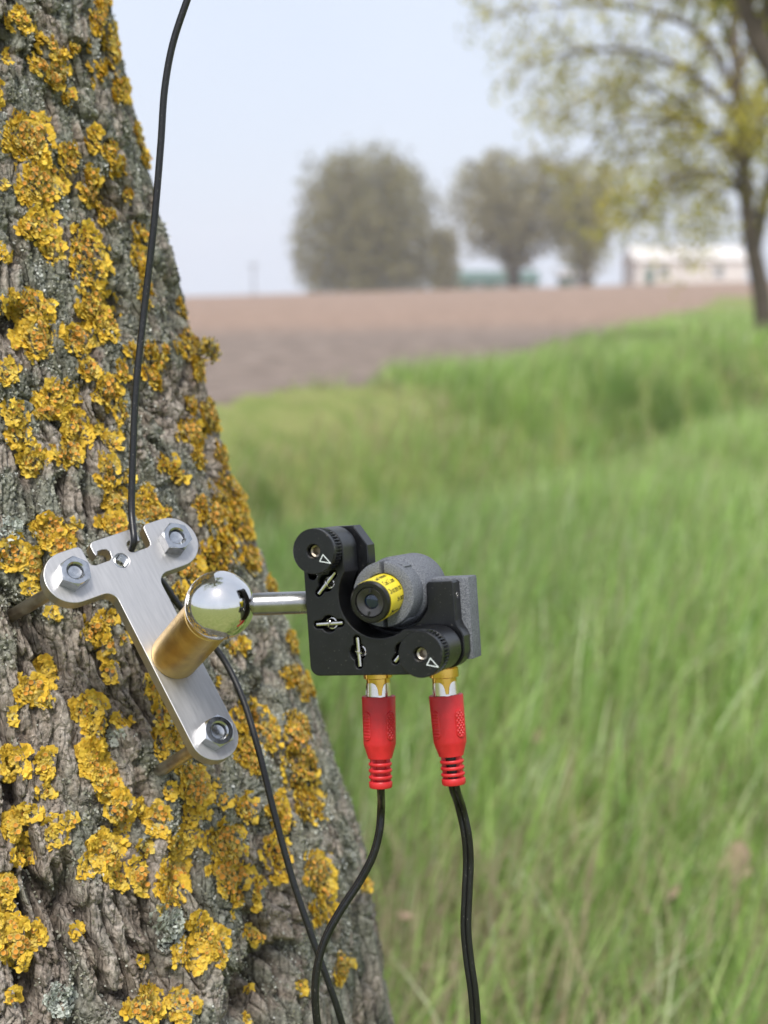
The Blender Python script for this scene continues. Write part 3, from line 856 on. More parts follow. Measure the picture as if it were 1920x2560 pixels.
# limbs and crown above the picture
g = np.random.default_rng(3)
top = Vector((-.50, TY, 2.95)) + Vector(inv)
limbs, lc = [], []
for k_, (dx, dy, dz) in enumerate([(-1.3, .5, 1.6), (.2, 1.3, 1.8), (-.6, -.9, 2.0), (.5, .1, 2.3), (-1.8, -.2, 1.1)]):
    path = spline([top + Vector((0, 0, -.25)), top + Vector((dx * .3, dy * .3, dz * .4)), top + Vector((dx * .7, dy * .7, dz * .75)), top + Vector((dx * 1.2, dy * 1.2, dz * 1.1))], 4)
    l, c = branch_tree(g, path, .07, .012, 3, [8, 4], [1.1, .5], [.9, .8], leaf_at=1, leaves=3, leaf_r=.15)
    limbs += l; lc += c
obj('limbs', limb_mesh(limbs), M['wood'], tree_e)
v, f, c = leaf_cloud(g, lc, 5, .07, .14, [(.30, .33, .06), (.25, .29, .05)])
np_mesh('crown', v, f, M['leaf'], tree_e, col=c, smooth=False)

# ------------------------------------------------------------------ lichens growing on the bark
flat = W.reshape(-1, 3)
du = np.gradient(W, axis=1); dv = np.gradient(W, axis=0)
nrm = np.cross(du, dv); nrm /= np.linalg.norm(nrm, axis=-1, keepdims=True) + 1e-12
ncyl = np.stack([np.cos(TH), np.sin(TH), np.full_like(TH, .32)], -1)
ncyl /= np.linalg.norm(ncyl, axis=-1, keepdims=True)
nrm = nrm * .35 + ncyl * .65; nrm /= np.linalg.norm(nrm, axis=-1, keepdims=True)
nrm = nrm.reshape(-1, 3)
ppx, ppy, pdep = [q.ravel() for q in project(W)]
view = np.array([0, 0, CAM_H]) - flat; view /= np.linalg.norm(view, axis=1, keepdims=True)
facing = (nrm * view).sum(1)
area = (np.linalg.norm(du, axis=-1) * np.linalg.norm(dv, axis=-1)).ravel() * 1e6      # mm2
ok = (fine.ravel() > .9) & (facing > -.12)
edge_noise = .55 * fbm(ppx / 24, ppy / 24, 91, 4)

def instances(tv, tf, pos, X, Y, Z, sc):
    k = len(tv)
    out = pos[:, None, :] + sc[:, None, None] * (tv[None, :, 0, None] * X[:, None, :] + tv[None, :, 1, None] * Y[:, None, :] + tv[None, :, 2, None] * Z[:, None, :])
    fc = tf[None] + (np.arange(len(pos)) * k)[:, None, None]
    return out.reshape(-1, 3), fc.reshape(-1, tf.shape[1])

def lobe_template(seed, na=6, w=1.15):
    g = np.random.default_rng(seed)
    v = [(0, 0, -.15)]
    for r_, zl in ((.55, .10), (1.0, .22)):
        for i in range(na + 1):
            a_ = (i / na - .5) * 2 * w
            rr_ = r_ * (1 + (.20 * math.cos(a_ * 5 + seed) + g.normal(0, .07)) * (r_ > .8))
            v.append((rr_ * math.cos(a_), rr_ * math.sin(a_), zl + (g.normal(0, .13) if r_ > .8 else g.normal(0, .05)) + .10 * math.sin(a_ * 4 + seed)))
    f = []
    m = na + 1
    for i in range(na):
        f.append((0, 1 + i, 2 + i))
        f.append((1 + i, 1 + m + i, 2 + m + i)); f.append((1 + i, 2 + m + i, 2 + i))
    return np.array(v), np.array(f)
LOBES = [lobe_template(s) for s in range(5)]
def cup_template():
    v = [(0, 0, .30)]; n = 8
    for r_, zl in ((.72, .34), (1.0, .62), (.86, .40), (.35, -.25)):
        v += [(r_ * math.cos(2 * math.pi * i / n), r_ * math.sin(2 * math.pi * i / n), zl) for i in range(n)]
    f = [(0, 1 + i, 1 + (i + 1) % n) for i in range(n)]
    for k in range(3):
        for i in range(n):
            a_, b_ = 1 + k * n + i, 1 + k * n + (i + 1) % n
            f += [(a_, a_ + n, b_ + n), (a_, b_ + n, b_)]
    return np.array(v), np.array(f)
CUP_V, CUP_F = cup_template()

def frames(idx, out_dir, tilt, g):
    Zs = nrm[idx]
    X = out_dir - Zs * (out_dir * Zs).sum(1, keepdims=True)
    X /= np.linalg.norm(X, axis=1, keepdims=True) + 1e-9
    Y = np.cross(Zs, X)
    ct, st = np.cos(tilt)[:, None], np.sin(tilt)[:, None]
    X2 = X * ct + Zs * st; Z2 = Zs * ct - X * st
    return X2, Y, Z2

def lichen_patch(cx, cy, rx, ry, rot, style, seed):
    g = np.random.default_rng(seed)
    c_, s_ = math.cos(R(rot)), math.sin(R(rot))
    near = np.nonzero(ok & (np.abs(ppx - cx) < 1.9 * max(rx, ry)) & (np.abs(ppy - cy) < 1.9 * max(rx, ry)))[0]
    dx, dy = ppx[near] - cx, ppy[near] - cy
    q = np.hypot((dx * c_ + dy * s_) / rx, (-dx * s_ + dy * c_) / ry) + edge_noise[near] + .10 * vnoise(dx / 11 + seed, dy / 11, seed)
    sel = q < .88
    if sel.sum() < 12: return
    near, q = near[sel], q[sel] / .88
    A = area[near].sum()
    n = int(min(max(A * 1.15, 14), 900))
    pk = g.choice(len(near), n, p=area[near] / A)
    idx, qq = near[pk], q[pk]
    cen = flat[near].mean(0)
    od = (flat[idx] - cen); od /= np.linalg.norm(od, axis=1, keepdims=True) + 1e-9
    od = od * sstep(.05, .6, qq)[:, None] * 1.8 + g.normal(0, .45, (n, 3))
    rim = sstep(.55, .92, qq)
    tilt = g.uniform(-.06, .40, n) * (1 - rim) + g.uniform(-.05, .28, n) * rim
    X, Y, Zs = frames(idx, od, tilt, g)
    sc = (g.uniform(.9, 1.7, n) * (1 - rim) + g.uniform(1.4, 2.8, n) * rim) * 1e-3
    pos = flat[idx] + nrm[idx] * ((.10 + .85 * (1 - np.clip(qq, 0, 1)) ** .6 * (.4 + .6 * g.random(n))) * 1e-3)[:, None]
    bright = np.array([.84, .60, .080]); deep = np.array([.82, .51, .050]); green = np.array([.58, .51, .17]); greyl = np.array([.48, .46, .28])
    u = g.random((n, 1))
    lc_ = bright * (1 - u) + deep * u
    gm = ((1 - rim) * (.25 + .65 * style) * g.random(n) * 1.4)[:, None].clip(0, 1)
    lc_ = lc_ * (1 - gm) + (green * (1 - style * .6) + greyl * style * .6) * gm
    lc_ *= g.uniform(.82, 1.12, (n, 1))
    which = g.integers(0, len(LOBES), n)
    # fruiting cups in the older middle
    nc = int(min(A * (.010 + .17 * style), 160))
    inn = np.nonzero(q < .72)[0]
    if len(inn) <= 3: nc = 0
    if nc:
        pk = g.choice(inn, nc); ci = near[pk]
        cX, cY, cZ = frames(ci, g.normal(0, 1, (nc, 3)), g.uniform(-.1, .6, nc), g)
        cpos = flat[ci] + nrm[ci] * (g.uniform(.9, 1.9, nc) * 1e-3)[:, None]
        csc = g.uniform(.5, 1.0 + .45 * style, nc) * 1e-3
        ctint = g.uniform(.8, 1.15, (nc, 1, 1))
    # separate growths become separate pieces
    cell = np.round(flat[idx] / .0030).astype(int)
    groups = {}
    for i_, c3_ in enumerate(map(tuple, cell)): groups.setdefault(c3_, []).append(i_)
    seen, clusters = {}, []
    for c3_ in groups:
        if c3_ in seen: continue
        k = len(clusters); clusters.append([]); stack = [c3_]; seen[c3_] = k
        while stack:
            x_, y_, z_ = stack.pop(); clusters[k] += groups[(x_, y_, z_)]
            for ox in (-1, 0, 1):
                for oy in (-1, 0, 1):
                    for oz in (-1, 0, 1):
                        w_ = (x_ + ox, y_ + oy, z_ + oz)
                        if w_ in groups and w_ not in seen: seen[w_] = k; stack.append(w_)
    cc3 = np.array([seen.get(tuple(c), -1) for c in (np.round(flat[ci] / .0030).astype(int) if nc else [])])
    org = np.array([.74, .32, .05]); rimc = np.array([.62, .52, .17])
    one = np.concatenate([[org], np.repeat([org], 8, 0), np.repeat([rimc], 8, 0), np.repeat([rimc * .9], 16, 0)])
    for k, mem in enumerate(clusters):
        m = np.zeros(n, bool); m[mem] = True
        VV, FF, CC = [], [], []; base = 0
        for t, (tv, tf) in enumerate(LOBES):
            m_ = m & (which == t)
            if not m_.any(): continue
            v, f = instances(tv, tf, pos[m_], X[m_], Y[m_], Zs[m_], sc[m_])
            VV.append(v); FF.append(f + base); CC.append(np.repeat(lc_[m_], len(tv), 0)); base += len(v)
        cm = (cc3 == k) if nc else np.zeros(0, bool)
        if cm.any():
            v, f = instances(CUP_V, CUP_F, cpos[cm], cX[cm], cY[cm], cZ[cm], csc[cm])
            VV.append(v); FF.append(f + base); CC.append((one[None] * ctint[cm]).reshape(-1, 3))
        PIECES.append((len(mem), np.concatenate(VV), np.concatenate(FF), np.concatenate(CC)))

PIECES = []
PT = []
for (x, y, a_, b_, r_, s_) in [   # crop of the top, 2.458 x
    (105, 130, 75, 70, 0, .1), (45, 365, 24, 42, 0, .2), (315, 310, 75, 75, 0, .3), (345, 450, 72, 90, 0, .8), (210, 395, 28, 42, 0, .1),
    (605, 110, 45, 115, 0, .4), (690, 280, 46, 140, -5, .3), (545, 300, 20, 60, 0, .2), (600, 445, 50, 75, -10, .1), (735, 560, 72, 70, -35, .2),
    (175, 850, 150, 150, 0, .7), (250, 1130, 150, 130, 0, .4), (240, 1390, 115, 85, 0, .4), (315, 1520, 70, 90, -20, .3), (455, 930, 65, 55, 0, .3), (420, 1010, 50, 60, 0, .6),
    (580, 860, 52, 70, 0, .1), (665, 920, 50, 60, 0, .3), (715, 1020, 58, 55, 0, .1), (555, 1170, 72, 110, -8, .5), (640, 1320, 55, 60, -40, .4),
    (540, 1590, 115, 225, -10, .25), (590, 1860, 125, 90, -30, .3), (650, 1990, 95, 90, -10, .2), (860, 1430, 48, 55, 0, .2), (855, 1580, 45, 110, -10, .2),
    (890, 1790, 42, 150, -12, .3), (865, 850, 40, 110, -12, .4), (905, 990, 30, 60, -30, .3), (170, 1890, 165, 95, 10, .3), (235, 2060, 125, 130, -15, .3),
    (490, 2080, 105, 80, 15, .7), (1150, 2120, 75, 95, -25, .4), (1105, 1890, 24, 70, -20, .2), (915, 2160, 40, 60, 0, .2), (1010, 2160, 24, 60, 0, .3), (20, 1120, 16, 30, 0, .3)]:
    PT.append((x / 2.458, y / 2.458, a_ / 2.458, b_ / 2.458, r_, s_))
for (x, y, a_, b_, r_, s_) in [   # crop 0,900 - 640,1350, 2.592 x
    (45, 80, 55, 75, 0, .2), (95, 350, 65, 80, 0, .4), (115, 490, 75, 75, -20, .2), (215, 650, 110, 85, -35, .3), (370, 230, 140, 110, 0, .15), (300, 335, 110, 45, 0, .8),
    (480, 440, 90, 140, -20, .2), (440, 600, 100, 75, -20, .5), (560, 60, 70, 55, 0, .6), (690, 210, 75, 90, -20, .5), (800, 70, 55, 65, 0, .2), (775, 340, 30, 75, 0, .2),
    (725, 520, 60, 55, 20, .3), (705, 730, 65, 95, 0, .5), (740, 890, 75, 70, -10, .4), (735, 1060, 80, 70, 30, .4), (985, 110, 55, 75, -15, .2), (1075, 660, 60, 42, -10, .1),
    (1145, 750, 50, 95, -35, .2), (965, 880, 35, 90, -20, .3), (960, 990, 85, 55, -15, .7), (1240, 460, 85, 95, -25, .5), (1360, 360, 65, 110, -20, .7), (1280, 640, 35, 80, -10, .1),
    (1430, 620, 40, 90, -15, .6), (1460, 850, 100, 110, -25, .3), (1390, 1030, 100, 110, -30, .5), (1550, 1050, 85, 130, -25, .3), (1590, 900, 45, 90, -20, .6), (1290, 60, 50, 80, -15, .4),
    (310, 1100, 80, 75, 0, .1), (155, 770, 20, 20, 0, .1), (1300, 940, 55, 60, -30, .4)]:
    PT.append((x / 2.592, 900 + y / 2.592, a_ / 2.592, b_ / 2.592, r_, s_))
for (x, y, a_, b_, r_, s_) in [   # crop 60,1250 - 800,1950, 2.242 x
    (-60, 300, 80, 90, 0, .6), (130, 160, 75, 75, -20, .2), (190, 250, 65, 55, 0, .8), (40, 360, 70, 80, 0, .7), (60, 500, 60, 45, 0, .2), (680, 70, 80, 60, 10, .5), (640, 30, 45, 60, 0, .3),
    (520, 160, 70, 60, 40, .4), (1030, 320, 65, 95, -10, .1), (940, 390, 80, 70, 0, .6), (1130, 270, 80, 90, -30, .4), (1190, 90, 90, 110, -30, .3), (1270, 330, 60, 80, -25, .4),
    (1110, 330, 50, 80, 0, .4), (165, 640, 38, 22, 10, .1), (470, 670, 50, 42, -20, .4), (385, 740, 60, 75, -20, .9), (450, 830, 40, 70, -15, .5), (480, 960, 38, 65, -10, .3),
    (130, 950, 75, 50, 30, .1), (40, 1060, 90, 70, -15, .4), (100, 1110, 50, 40, 0, .9), (360, 1170, 95, 80, -25, .3), (390, 1270, 50, 60, -10, .3), (545, 1240, 42, 34, 0, .1),
    (720, 1060, 30, 75, -15, .3), (770, 1200, 45, 75, -20, .3), (780, 1360, 55, 75, 0, .3), (860, 1340, 35, 60, 0, .5), (400, 1470, 85, 100, -15, .2), (500, 1520, 45, 55, 0, .6),
    (120, 1480, 45, 75, -10, .3), (1250, 1200, 90, 95, -30, .4), (1340, 1300, 80, 110, -25, .6), (1240, 1420, 70, 100, -10, .2), (1490, 980, 55, 60, -15, .2), (1560, 1040, 60, 80, -30, .4),
    (1520, 1290, 80, 100, -25, .5), (1550, 1440, 70, 110, -20, .4), (930, 1530, 85, 50, 10, .7), (1380, 480, 25, 60, -20, .3), (1500, 800, 30, 60, -25, .4), (1190, 820, 55, 40, -20, .2)]:
    PT.append((60 + x / 2.242, 1250 + y / 2.242, a_ / 2.242, b_ / 2.242, r_, s_))
for (x, y, a_, b_, r_, s_) in [   # crop 0,1850 - 1000,2560, 1.659 x
    (55, 95, 58, 65, 10, .1), (190, 85, 25, 55, 0, .3), (190, 210, 28, 25, 0, .3), (125, 300, 45, 28, 10, .1), (60, 370, 45, 60, -25, .2), (105, 460, 50, 55, -30, .2), (215, 385, 30, 65, 0, .3),
    (380, 90, 45, 85, -15, .2), (450, 180, 50, 80, -25, .4), (495, 290, 48, 110, -12, .5), (440, 470, 70, 75, 20, .5), (375, 520, 48, 55, 0, .1), (490, 560, 45, 60, -30, .2), (580, 570, 38, 75, -28, .6),
    (610, 640, 25, 30, 0, .2), (660, 325, 50, 55, 0, .6), (820, 200, 65, 80, -10, .9), (800, 300, 40, 35, 0, .2), (790, 405, 40, 50, -20, .2), (735, 440, 45, 45, 0, .4), (720, 540, 70, 55, -20, .6),
    (715, 620, 55, 60, 40, .2), (940, 430, 90, 90, 0, .5), (960, 550, 80, 75, 0, .95), (980, 630, 45, 40, 0, .5), (1020, 290, 45, 60, 0, .4), (1065, 630, 24, 60, 0, .3), (1050, 800, 35, 38, -20, .3),
    (1150, 300, 38, 85, -10, .4), (1145, 480, 55, 95, -15, .2), (1240, 120, 80, 130, -18, .4), (1280, 270, 65, 75, -20, .2), (1320, 560, 65, 100, -10, .5), (1340, 710, 55, 55, -20, .1),
    (1040, 60, 45, 80, -10, .3), (1425, 110, 20, 60, -10, .3), (1495, 290, 18, 50, -15, .3), (1430, 960, 48, 75, 0, .6), (1420, 1100, 60, 80, 0, .6), (1595, 960, 35, 50, 0, .8), (1590, 1050, 28, 45, 0, .3),
    (845, 800, 60, 75, -20, .15), (800, 880, 85, 75, 10, .1), (905, 850, 38, 70, -10, .3), (50, 790, 55, 60, 0, .2), (60, 860, 65, 75, 20, .5), (150, 810, 35, 50, -10, .2), (20, 600, 45, 45, 0, .3),
    (10, 680, 30, 35, 0, .2), (600, 1100, 72, 75, 0, .6), (745, 1100, 68, 75, 0, .7), (48, 1060, 22, 22, 0, .1), (610, 1045, 35, 30, 0, .1), (700, 200, 22, 30, 0, .2), (600, 450, 25, 30, 0, .6), (1160, 330, 30, 60, -15, .3)]:
    PT.append((x / 1.659, 1850 + y / 1.659, a_ / 1.659, b_ / 1.659, r_, s_))
gf = np.random.default_rng(55)
for _ in range(90):                       # small flecks between the larger growths
    x_ = gf.uniform(0, 960); y_ = gf.uniform(0, 2560)
    rr_ = gf.uniform(6, 15)
    PT.append((x_, y_, rr_, rr_ * gf.uniform(.8, 1.8), gf.uniform(-40, 10), gf.uniform(0, .6)))
for _ in range(34):                       # and on the side of the trunk just outside the picture
    PT.append((gf.uniform(-330, -25), gf.uniform(-60, 2600), gf.uniform(22, 55), gf.uniform(25, 75), gf.uniform(-25, 15), gf.uniform(.1, .6)))
for k_, p_ in enumerate(PT):
    lichen_patch(*p_, seed=500 + k_)
PIECES.sort(key=lambda q: -q[0])
big = [q for q in PIECES[:285] if q[0] > 9]
for q in big:
    np_mesh('lichen_patch', q[1] + inv, q[2], M['lichen'], trunk, col=q[3], smooth=False)
rest = PIECES[len(big):]
if rest:
    offs = np.cumsum([0] + [len(q[1]) for q in rest])[:-1]
    o = np_mesh('lichen_specks', np.concatenate([q[1] for q in rest]) + inv, np.concatenate([q[2] + b_ for q, b_ in zip(rest, offs)]), M['lichen'], trunk, col=np.concatenate([q[3] for q in rest]), smooth=False)
    o['kind'] = 'stuff'; o['label'] = 'scattered tiny yellow lichen specks'
print('lichen pieces', len(big), len(rest))

# grey crust lichen: nobody could count the scales
def grey_scales(n):
    g = np.random.default_rng(77)
    kk = np.where(ok, np.clip(crust.ravel(), .03, 1) * area * np.clip(.25 + 1.1 * fbm(S.ravel() / 11, Vv.ravel() / 14, 95, 3), .04, 1.2), 0)
    idx = g.choice(len(kk), n, p=kk / kk.sum())
    X, Y, Zs = frames(idx, g.normal(0, 1, (n, 3)), g.uniform(-.1, .8, n), g)
    v5 = np.array([(0, 0, -.2), (.55, -.65, .12), (.95, -.3, .3), (1.0, .25, .22), (.55, .7, .16), (.45, 0, .05)])
    f5 = np.array([(0, 1, 5), (1, 2, 5), (2, 3, 5), (3, 4, 5), (4, 0, 5)])
    sc = g.uniform(.40, 1.05, n) * 1e-3
    v, f = instances(v5, f5, flat[idx] + nrm[idx] * (g.uniform(0, .5, n) * 1e-3)[:, None], X, Y, Zs, sc)
    pal = np.array([(.38, .375, .30), (.48, .48, .42), (.60, .61, .56), (.25, .245, .17), (.68, .69, .65)])
    wsel = fbm(S.ravel()[idx] / 9, Vv.ravel()[idx] / 12, 85, 3)
    pick = np.where(wsel > .45, g.choice([2, 4], n), g.choice(5, n, p=[.36, .30, .07, .26, .01]))
    c = pal[pick] * g.uniform(.75, 1.15, (n, 1))
    o = np_mesh('lichen_crust', v + inv, f, M['lichen'], trunk, col=np.repeat(c, 6, 0), smooth=False)
    o['kind'] = 'stuff'; o['label'] = 'grey green crust of tiny lichen scales'
grey_scales(90000)

# whitish rosettes
for k_, (cx, cy, rx, ry) in enumerate([(425, 2318, 45, 55), (150, 2500, 35, 35), (22, 1325, 26, 26), (290, 1840, 20, 22), (345, 1300, 20, 16)]):
    g = np.random.default_rng(900 + k_)
    q = np.hypot((ppx - cx) / rx, (ppy - cy) / ry) + edge_noise
    sel = np.nonzero(ok & (q < 1))[0]
    if len(sel) < 10: continue
    n = int(min(area[sel].sum() * 1.3, 500))
    idx = g.choice(sel, n)
    X, Y, Zs = frames(idx, flat[idx] - flat[sel].mean(0) + g.normal(0, .002, (n, 3)), g.uniform(0, .8, n), g)
    v, f = instances(*LOBES[k_ % 5], flat[idx] + nrm[idx] * (g.uniform(.1, 1.2, n) * 1e-3)[:, None], X, Y, Zs, g.uniform(.6, 1.5, n) * 1e-3)
    c = np.array([.58, .61, .55]) * g.uniform(.75, 1.1, (n, 1))
    o = np_mesh('lichen_patch', v + inv, f, M['lichen'], trunk, col=np.repeat(c, len(LOBES[0][0]), 0), smooth=False)
    o['label'] = 'whitish lichen rosette'

# a short twig with a lichen tuft sticking out of the bark edge
iv = Vector(inv)
d_ = .640
tw = spline([P(470, 890, d_) + iv, P(505, 872, d_) + iv, P(522, 868, d_) + iv, P(530, 888, d_) + iv], 6)
twig = obj('twig', tube(tw, [.0022, .002] * 9 + [.0016], 8), M['wood'], tree_e)
g = np.random.default_rng(4)
n = 240
t_ = g.integers(5, 19, n)
pos = np.array([tw[i] for i in t_]) + g.normal(0, .0020, (n, 3))
Zr = g.normal(0, 1, (n, 3)); Zr /= np.linalg.norm(Zr, axis=1, keepdims=True)
Xr = g.normal(0, 1, (n, 3)); Xr -= Zr * (Xr * Zr).sum(1, keepdims=True); Xr /= np.linalg.norm(Xr, axis=1, keepdims=True)
v, f = instances(*LOBES[1], pos, Xr, np.cross(Zr, Xr), Zr, g.uniform(.9, 2.0, n) * 1e-3)
c = np.where(g.random((n, 1)) < .5, np.array([[.48, .33, .06]]), np.array([[.36, .32, .15]])) * g.uniform(.7, 1.1, (n, 1))
np_mesh('lichen_patch', v, f, M['lichen'], twig, col=np.repeat(c, len(LOBES[1][0]), 0), smooth=False)
# ================================================================== BRACKET, LASER MOUNT, CABLES  (local units: millimetres)
def mmobj(name, vf, m, parent, sharp=35, smooth=True):
    return obj(name, xf(vf, Matrix.Scale(.001, 4)), m, parent, smooth, sharp)

def frame(ex, ey, ez, o):
    return Matrix(((ex[0], ey[0], ez[0], o[0]), (ex[1], ey[1], ez[1], o[1]), (ex[2], ey[2], ez[2], o[2]), (0, 0, 0, 1)))

def loc_mm(fr, x, y, z): return fr @ Vector((x * .001, y * .001, z * .001))
def to_mm(fr, p): return (fr.inverted() @ Vector(p)) * 1000

# ------------------------------------------------------------------ T-shaped bracket
bn = Vector((0.439182, 0.447056, 0.779269)).normalized()
bx = Vector((0.759348, 0.278829, -0.587916)).normalized()
by = bn.cross(bx).normalized()
BF = MC @ frame(bx, by, bn, (-0.0917954, -0.0165347, -0.500041))
bracket = empty('mounting_bracket', BF, 'T-shaped satin steel bracket with brass post, pinned to the lichen covered trunk', 'bracket')
slot = [(14.6, 9.8), (13.3, 9.5), (12.6, 8.6), (12.3, 3.0), (11.9, 1.8), (10.6, 1.2), (5.0, 1.2), (3.9, 1.9), (3.5, 4.2), (4.3, 5.4), (5.8, 5.8), (7.6, 5.7), (8.2, 4.5), (9.0, 4.4), (9.3, 6.0), (9.2, 8.5), (8.4, 9.5), (7.2, 9.8)]
T = arc(20.5, 0, 9.8, -90, 90, 24) + slot + [(-x, y) for x, y in reversed(slot)] + arc(-20.5, 0, 9.8, 90, 270, 24)
T += arc(-12.9, -13.8, 4.0, 90, 0, 8) + arc(0, -70.3, 8.9, 180, 360, 28) + arc(12.9, -13.8, 4.0, 180, 90, 8)
hole = [(-.9 + x, -.3 + y) for x, y in circle(2.75, 32)]
mmobj('plate', slab([T, hole], -5.2, 0, .28), M['plate'], bracket, 16)
thread = []
for k_ in range(13):
    z = -5.0 + k_ * .4
    thread += [(2.75, z), (2.35, z + .2)]
mmobj('thread', move(lathe(thread, 32, False, False), -.9, -.3, 0), M['zinc'], bracket, 20)

def nut(hgt=5.2, af=10.0):
    n = 72
    def hexr(t): return af / 2 / math.cos((t % (math.pi / 3)) - math.pi / 6)
    rings = []
    for kind, r_, z in (('h', 0, 0.05), ('h', 0, hgt - .1), ('c', 4.85, hgt), ('c', 3.35, hgt), ('c', 2.85, hgt - .5), ('c', 2.85, 1.6)):
        rg = []
        for j in range(n):
            t = 2 * math.pi * j / n
            r = hexr(t) if kind == 'h' else r_
            zz_ = z - (.55 * (r - 5) if kind == 'h' and z > 1 else 0)
            rg.append((r * math.cos(t), r * math.sin(t), zz_))
        rings.append(rg)
    return rings_mesh(rings)
for k_, (x, y, ro) in enumerate([(-20.5, 0, 14), (20.5, 0, 31), (0, -70.3, 5)]):
    nt = mmobj('nut', move(xf(nut(), Matrix.Rotation(R(ro), 4, 'Z')), x, y, 0), M['zinc'], bracket, 25)
    prof = [(2.75, 1.7), (2.75, 3.4), (2.3, 3.75), (1.2, 3.5), (.5, 3.45)]
    mmobj('stud', move(lathe(prof, 28), x, y, 0), M['zinc'], nt, 40)
    tip = (to_mm(BF, P(-45, 1583, .545)), Vector((18, -3, -80)), to_mm(BF, P(372, 1944, .560)))[k_]
    a_ = Vector((x, y, -4.6)); d_ = tip - a_
    mmobj('pin', tube([a_, a_ + d_ * .8, a_ + d_ * .98, tip], [2.45, 2.45, .6, .2], 24), M['pin'], bracket)
post_h = 36.8
PX, PY = .6, -39.4
mmobj('post', move(lathe([(8.35, .02), (8.6, .35), (8.6, post_h - 2.1), (8.35, post_h - 1.9), (8.35, post_h - 1.6), (8.6, post_h - 1.4), (8.6, post_h - .3), (8.3, post_h), (7.6, post_h), (7.0, post_h - 1.4)], 72), PX, PY, 0), M['brass'], bracket)

# ------------------------------------------------------------------ laser mount
al, be, ro = R(22), R(2), R(3.2)
mz = Vector((-math.sin(al) * math.cos(be), -math.sin(be), math.cos(al) * math.cos(be))).normalized()
mx0 = Vector((math.cos(al), 0, math.sin(al)))
mx0 = (mx0 - mz * mx0.dot(mz)).normalized()
mxx = (Matrix.Rotation(ro, 3, mz) @ mx0).normalized()
myy = mz.cross(mxx)
D0 = .455
mo = Vector(((776.9 - 960) / F * D0, -(1690.3 - 1280) / F * D0, -D0))
MF = MC @ frame(mxx, myy, mz, mo)
mount = empty('laser_mount', MF, 'black kinematic laser mount with two knurled knobs, held on a chrome ball and rod', 'laser mount')

KA, KB = (7.0, 40.2), (40.6, 7.1)
c0 = (25, 25); rh = 13.4
L_out = arc(3.2, 3.2, 3.2, 180, 270, 8) + arc(KB[0], KB[1], 7.1, -90, 90, 24)
a0 = -math.degrees(math.acos(7.6 / rh)) ; a0 = math.degrees(math.asin((14.2 - 25) / rh))
L_out += arc(c0[0], c0[1], rh, a0, -270 - a0 + 0.0, 48)
L_out += arc(KA[0], KA[1], 7.1, 0, 180, 24)
def cross_hole(cx, cy, ang, rc=2.75, hl=4.05, hw=1.3):
    pts = []
    for i in range(72):
        t = 2 * math.pi * i / 72; c_, s_ = abs(math.cos(t)), abs(math.sin(t))
        # stadium support: straight sides then round end
        r1 = hw / s_ if s_ > 1e-6 else 1e9
        if r1 * c_ > hl:
            bq = hl * c_; disc = bq * bq - hl * hl + hw * hw
            r1 = bq + math.sqrt(max(disc, 0))
        r_ = max(rc, r1)
        pts.append((cx + r_ * math.cos(t + R(ang)), cy + r_ * math.sin(t + R(ang))))
    return pts
XH = [(7.5, 29.6, 47), (7.6, 16.6, 2), (17.0, 7.4, 92), (32.3, 7.5, 47)]
holes = [cross_hole(*q) for q in XH] + [[(2.9 + x, 32.3 + y) for x, y in circle(1.5, 24)]]
fp = mmobj('front_plate', slab([L_out] + holes, -11.4, 0, .32), M['black'], mount, 16)
for cx, cy, ang in XH:
    d = Vector((math.cos(R(ang)), math.sin(R(ang)), 0)); o_ = Vector((cx, cy, -1.0))
    mmobj('spring_pin', tube([o_ - d * 4.75, o_ - d * 4.55, o_ + d * 4.55, o_ + d * 4.75], [.5, .72, .72, .5], 16), M['nickel'], fp)
    e_ = (Matrix.Rotation(R(ang + 68), 3, 'Z') @ Vector((1, 0, 0)))
    hook = [o_ + e_ * (1.35 * math.cos(R(t))) + Vector((0, 0, 1.15 * math.sin(R(t)) - .1)) for t in range(-20, 201, 20)]
    coil = [Vector((cx + 1.75 * math.cos(R(t)), cy + 1.75 * math.sin(R(t)), -2.2 - t / 360 * .75)) for t in range(0, 360 * 9, 30)]
    mmobj('spring', merge(tube(hook, .27, 8), tube(coil, .30, 6)), M['nickel'], fp)

ap = 12.6
a1 = math.degrees(math.asin(-5.4 / ap)); a2 = math.degrees(math.acos(-8.0 / ap))
B_out = [(3, 0)] + arc(42.0, 6.0, 6.0, -90, 0, 10) + [(48.0, 10.2), (47.4, 11.8), (46.3, 13.4), (45.7, 15.2), (45.6, 27.2), (45.0, 27.9), (37.2, 27.9), (36.4, 27.1)]
B_out += arc(25, 25, ap, a1, a2 - 360, 48)
B_out += [(17.0, 40.6), (12.4, 47.2), (4.5, 47.2)] + arc(3.5, 43.7, 3.5, 90, 180, 6) + arc(3, 3, 3, 180, 264, 6)
bp_ = mmobj('back_plate', slab([B_out], -19.6, -13.3, .30), M['black'], mount, 16)
mmobj('set_screw', xf(lathe([(.95, 0), (.95, .14), (.5, .14), (.5, .05)], 16), Matrix.Translation((45.55, 23.2, -16.4)) @ Matrix.Rotation(R(90), 4, 'Y')), M['nickel'], bp_)

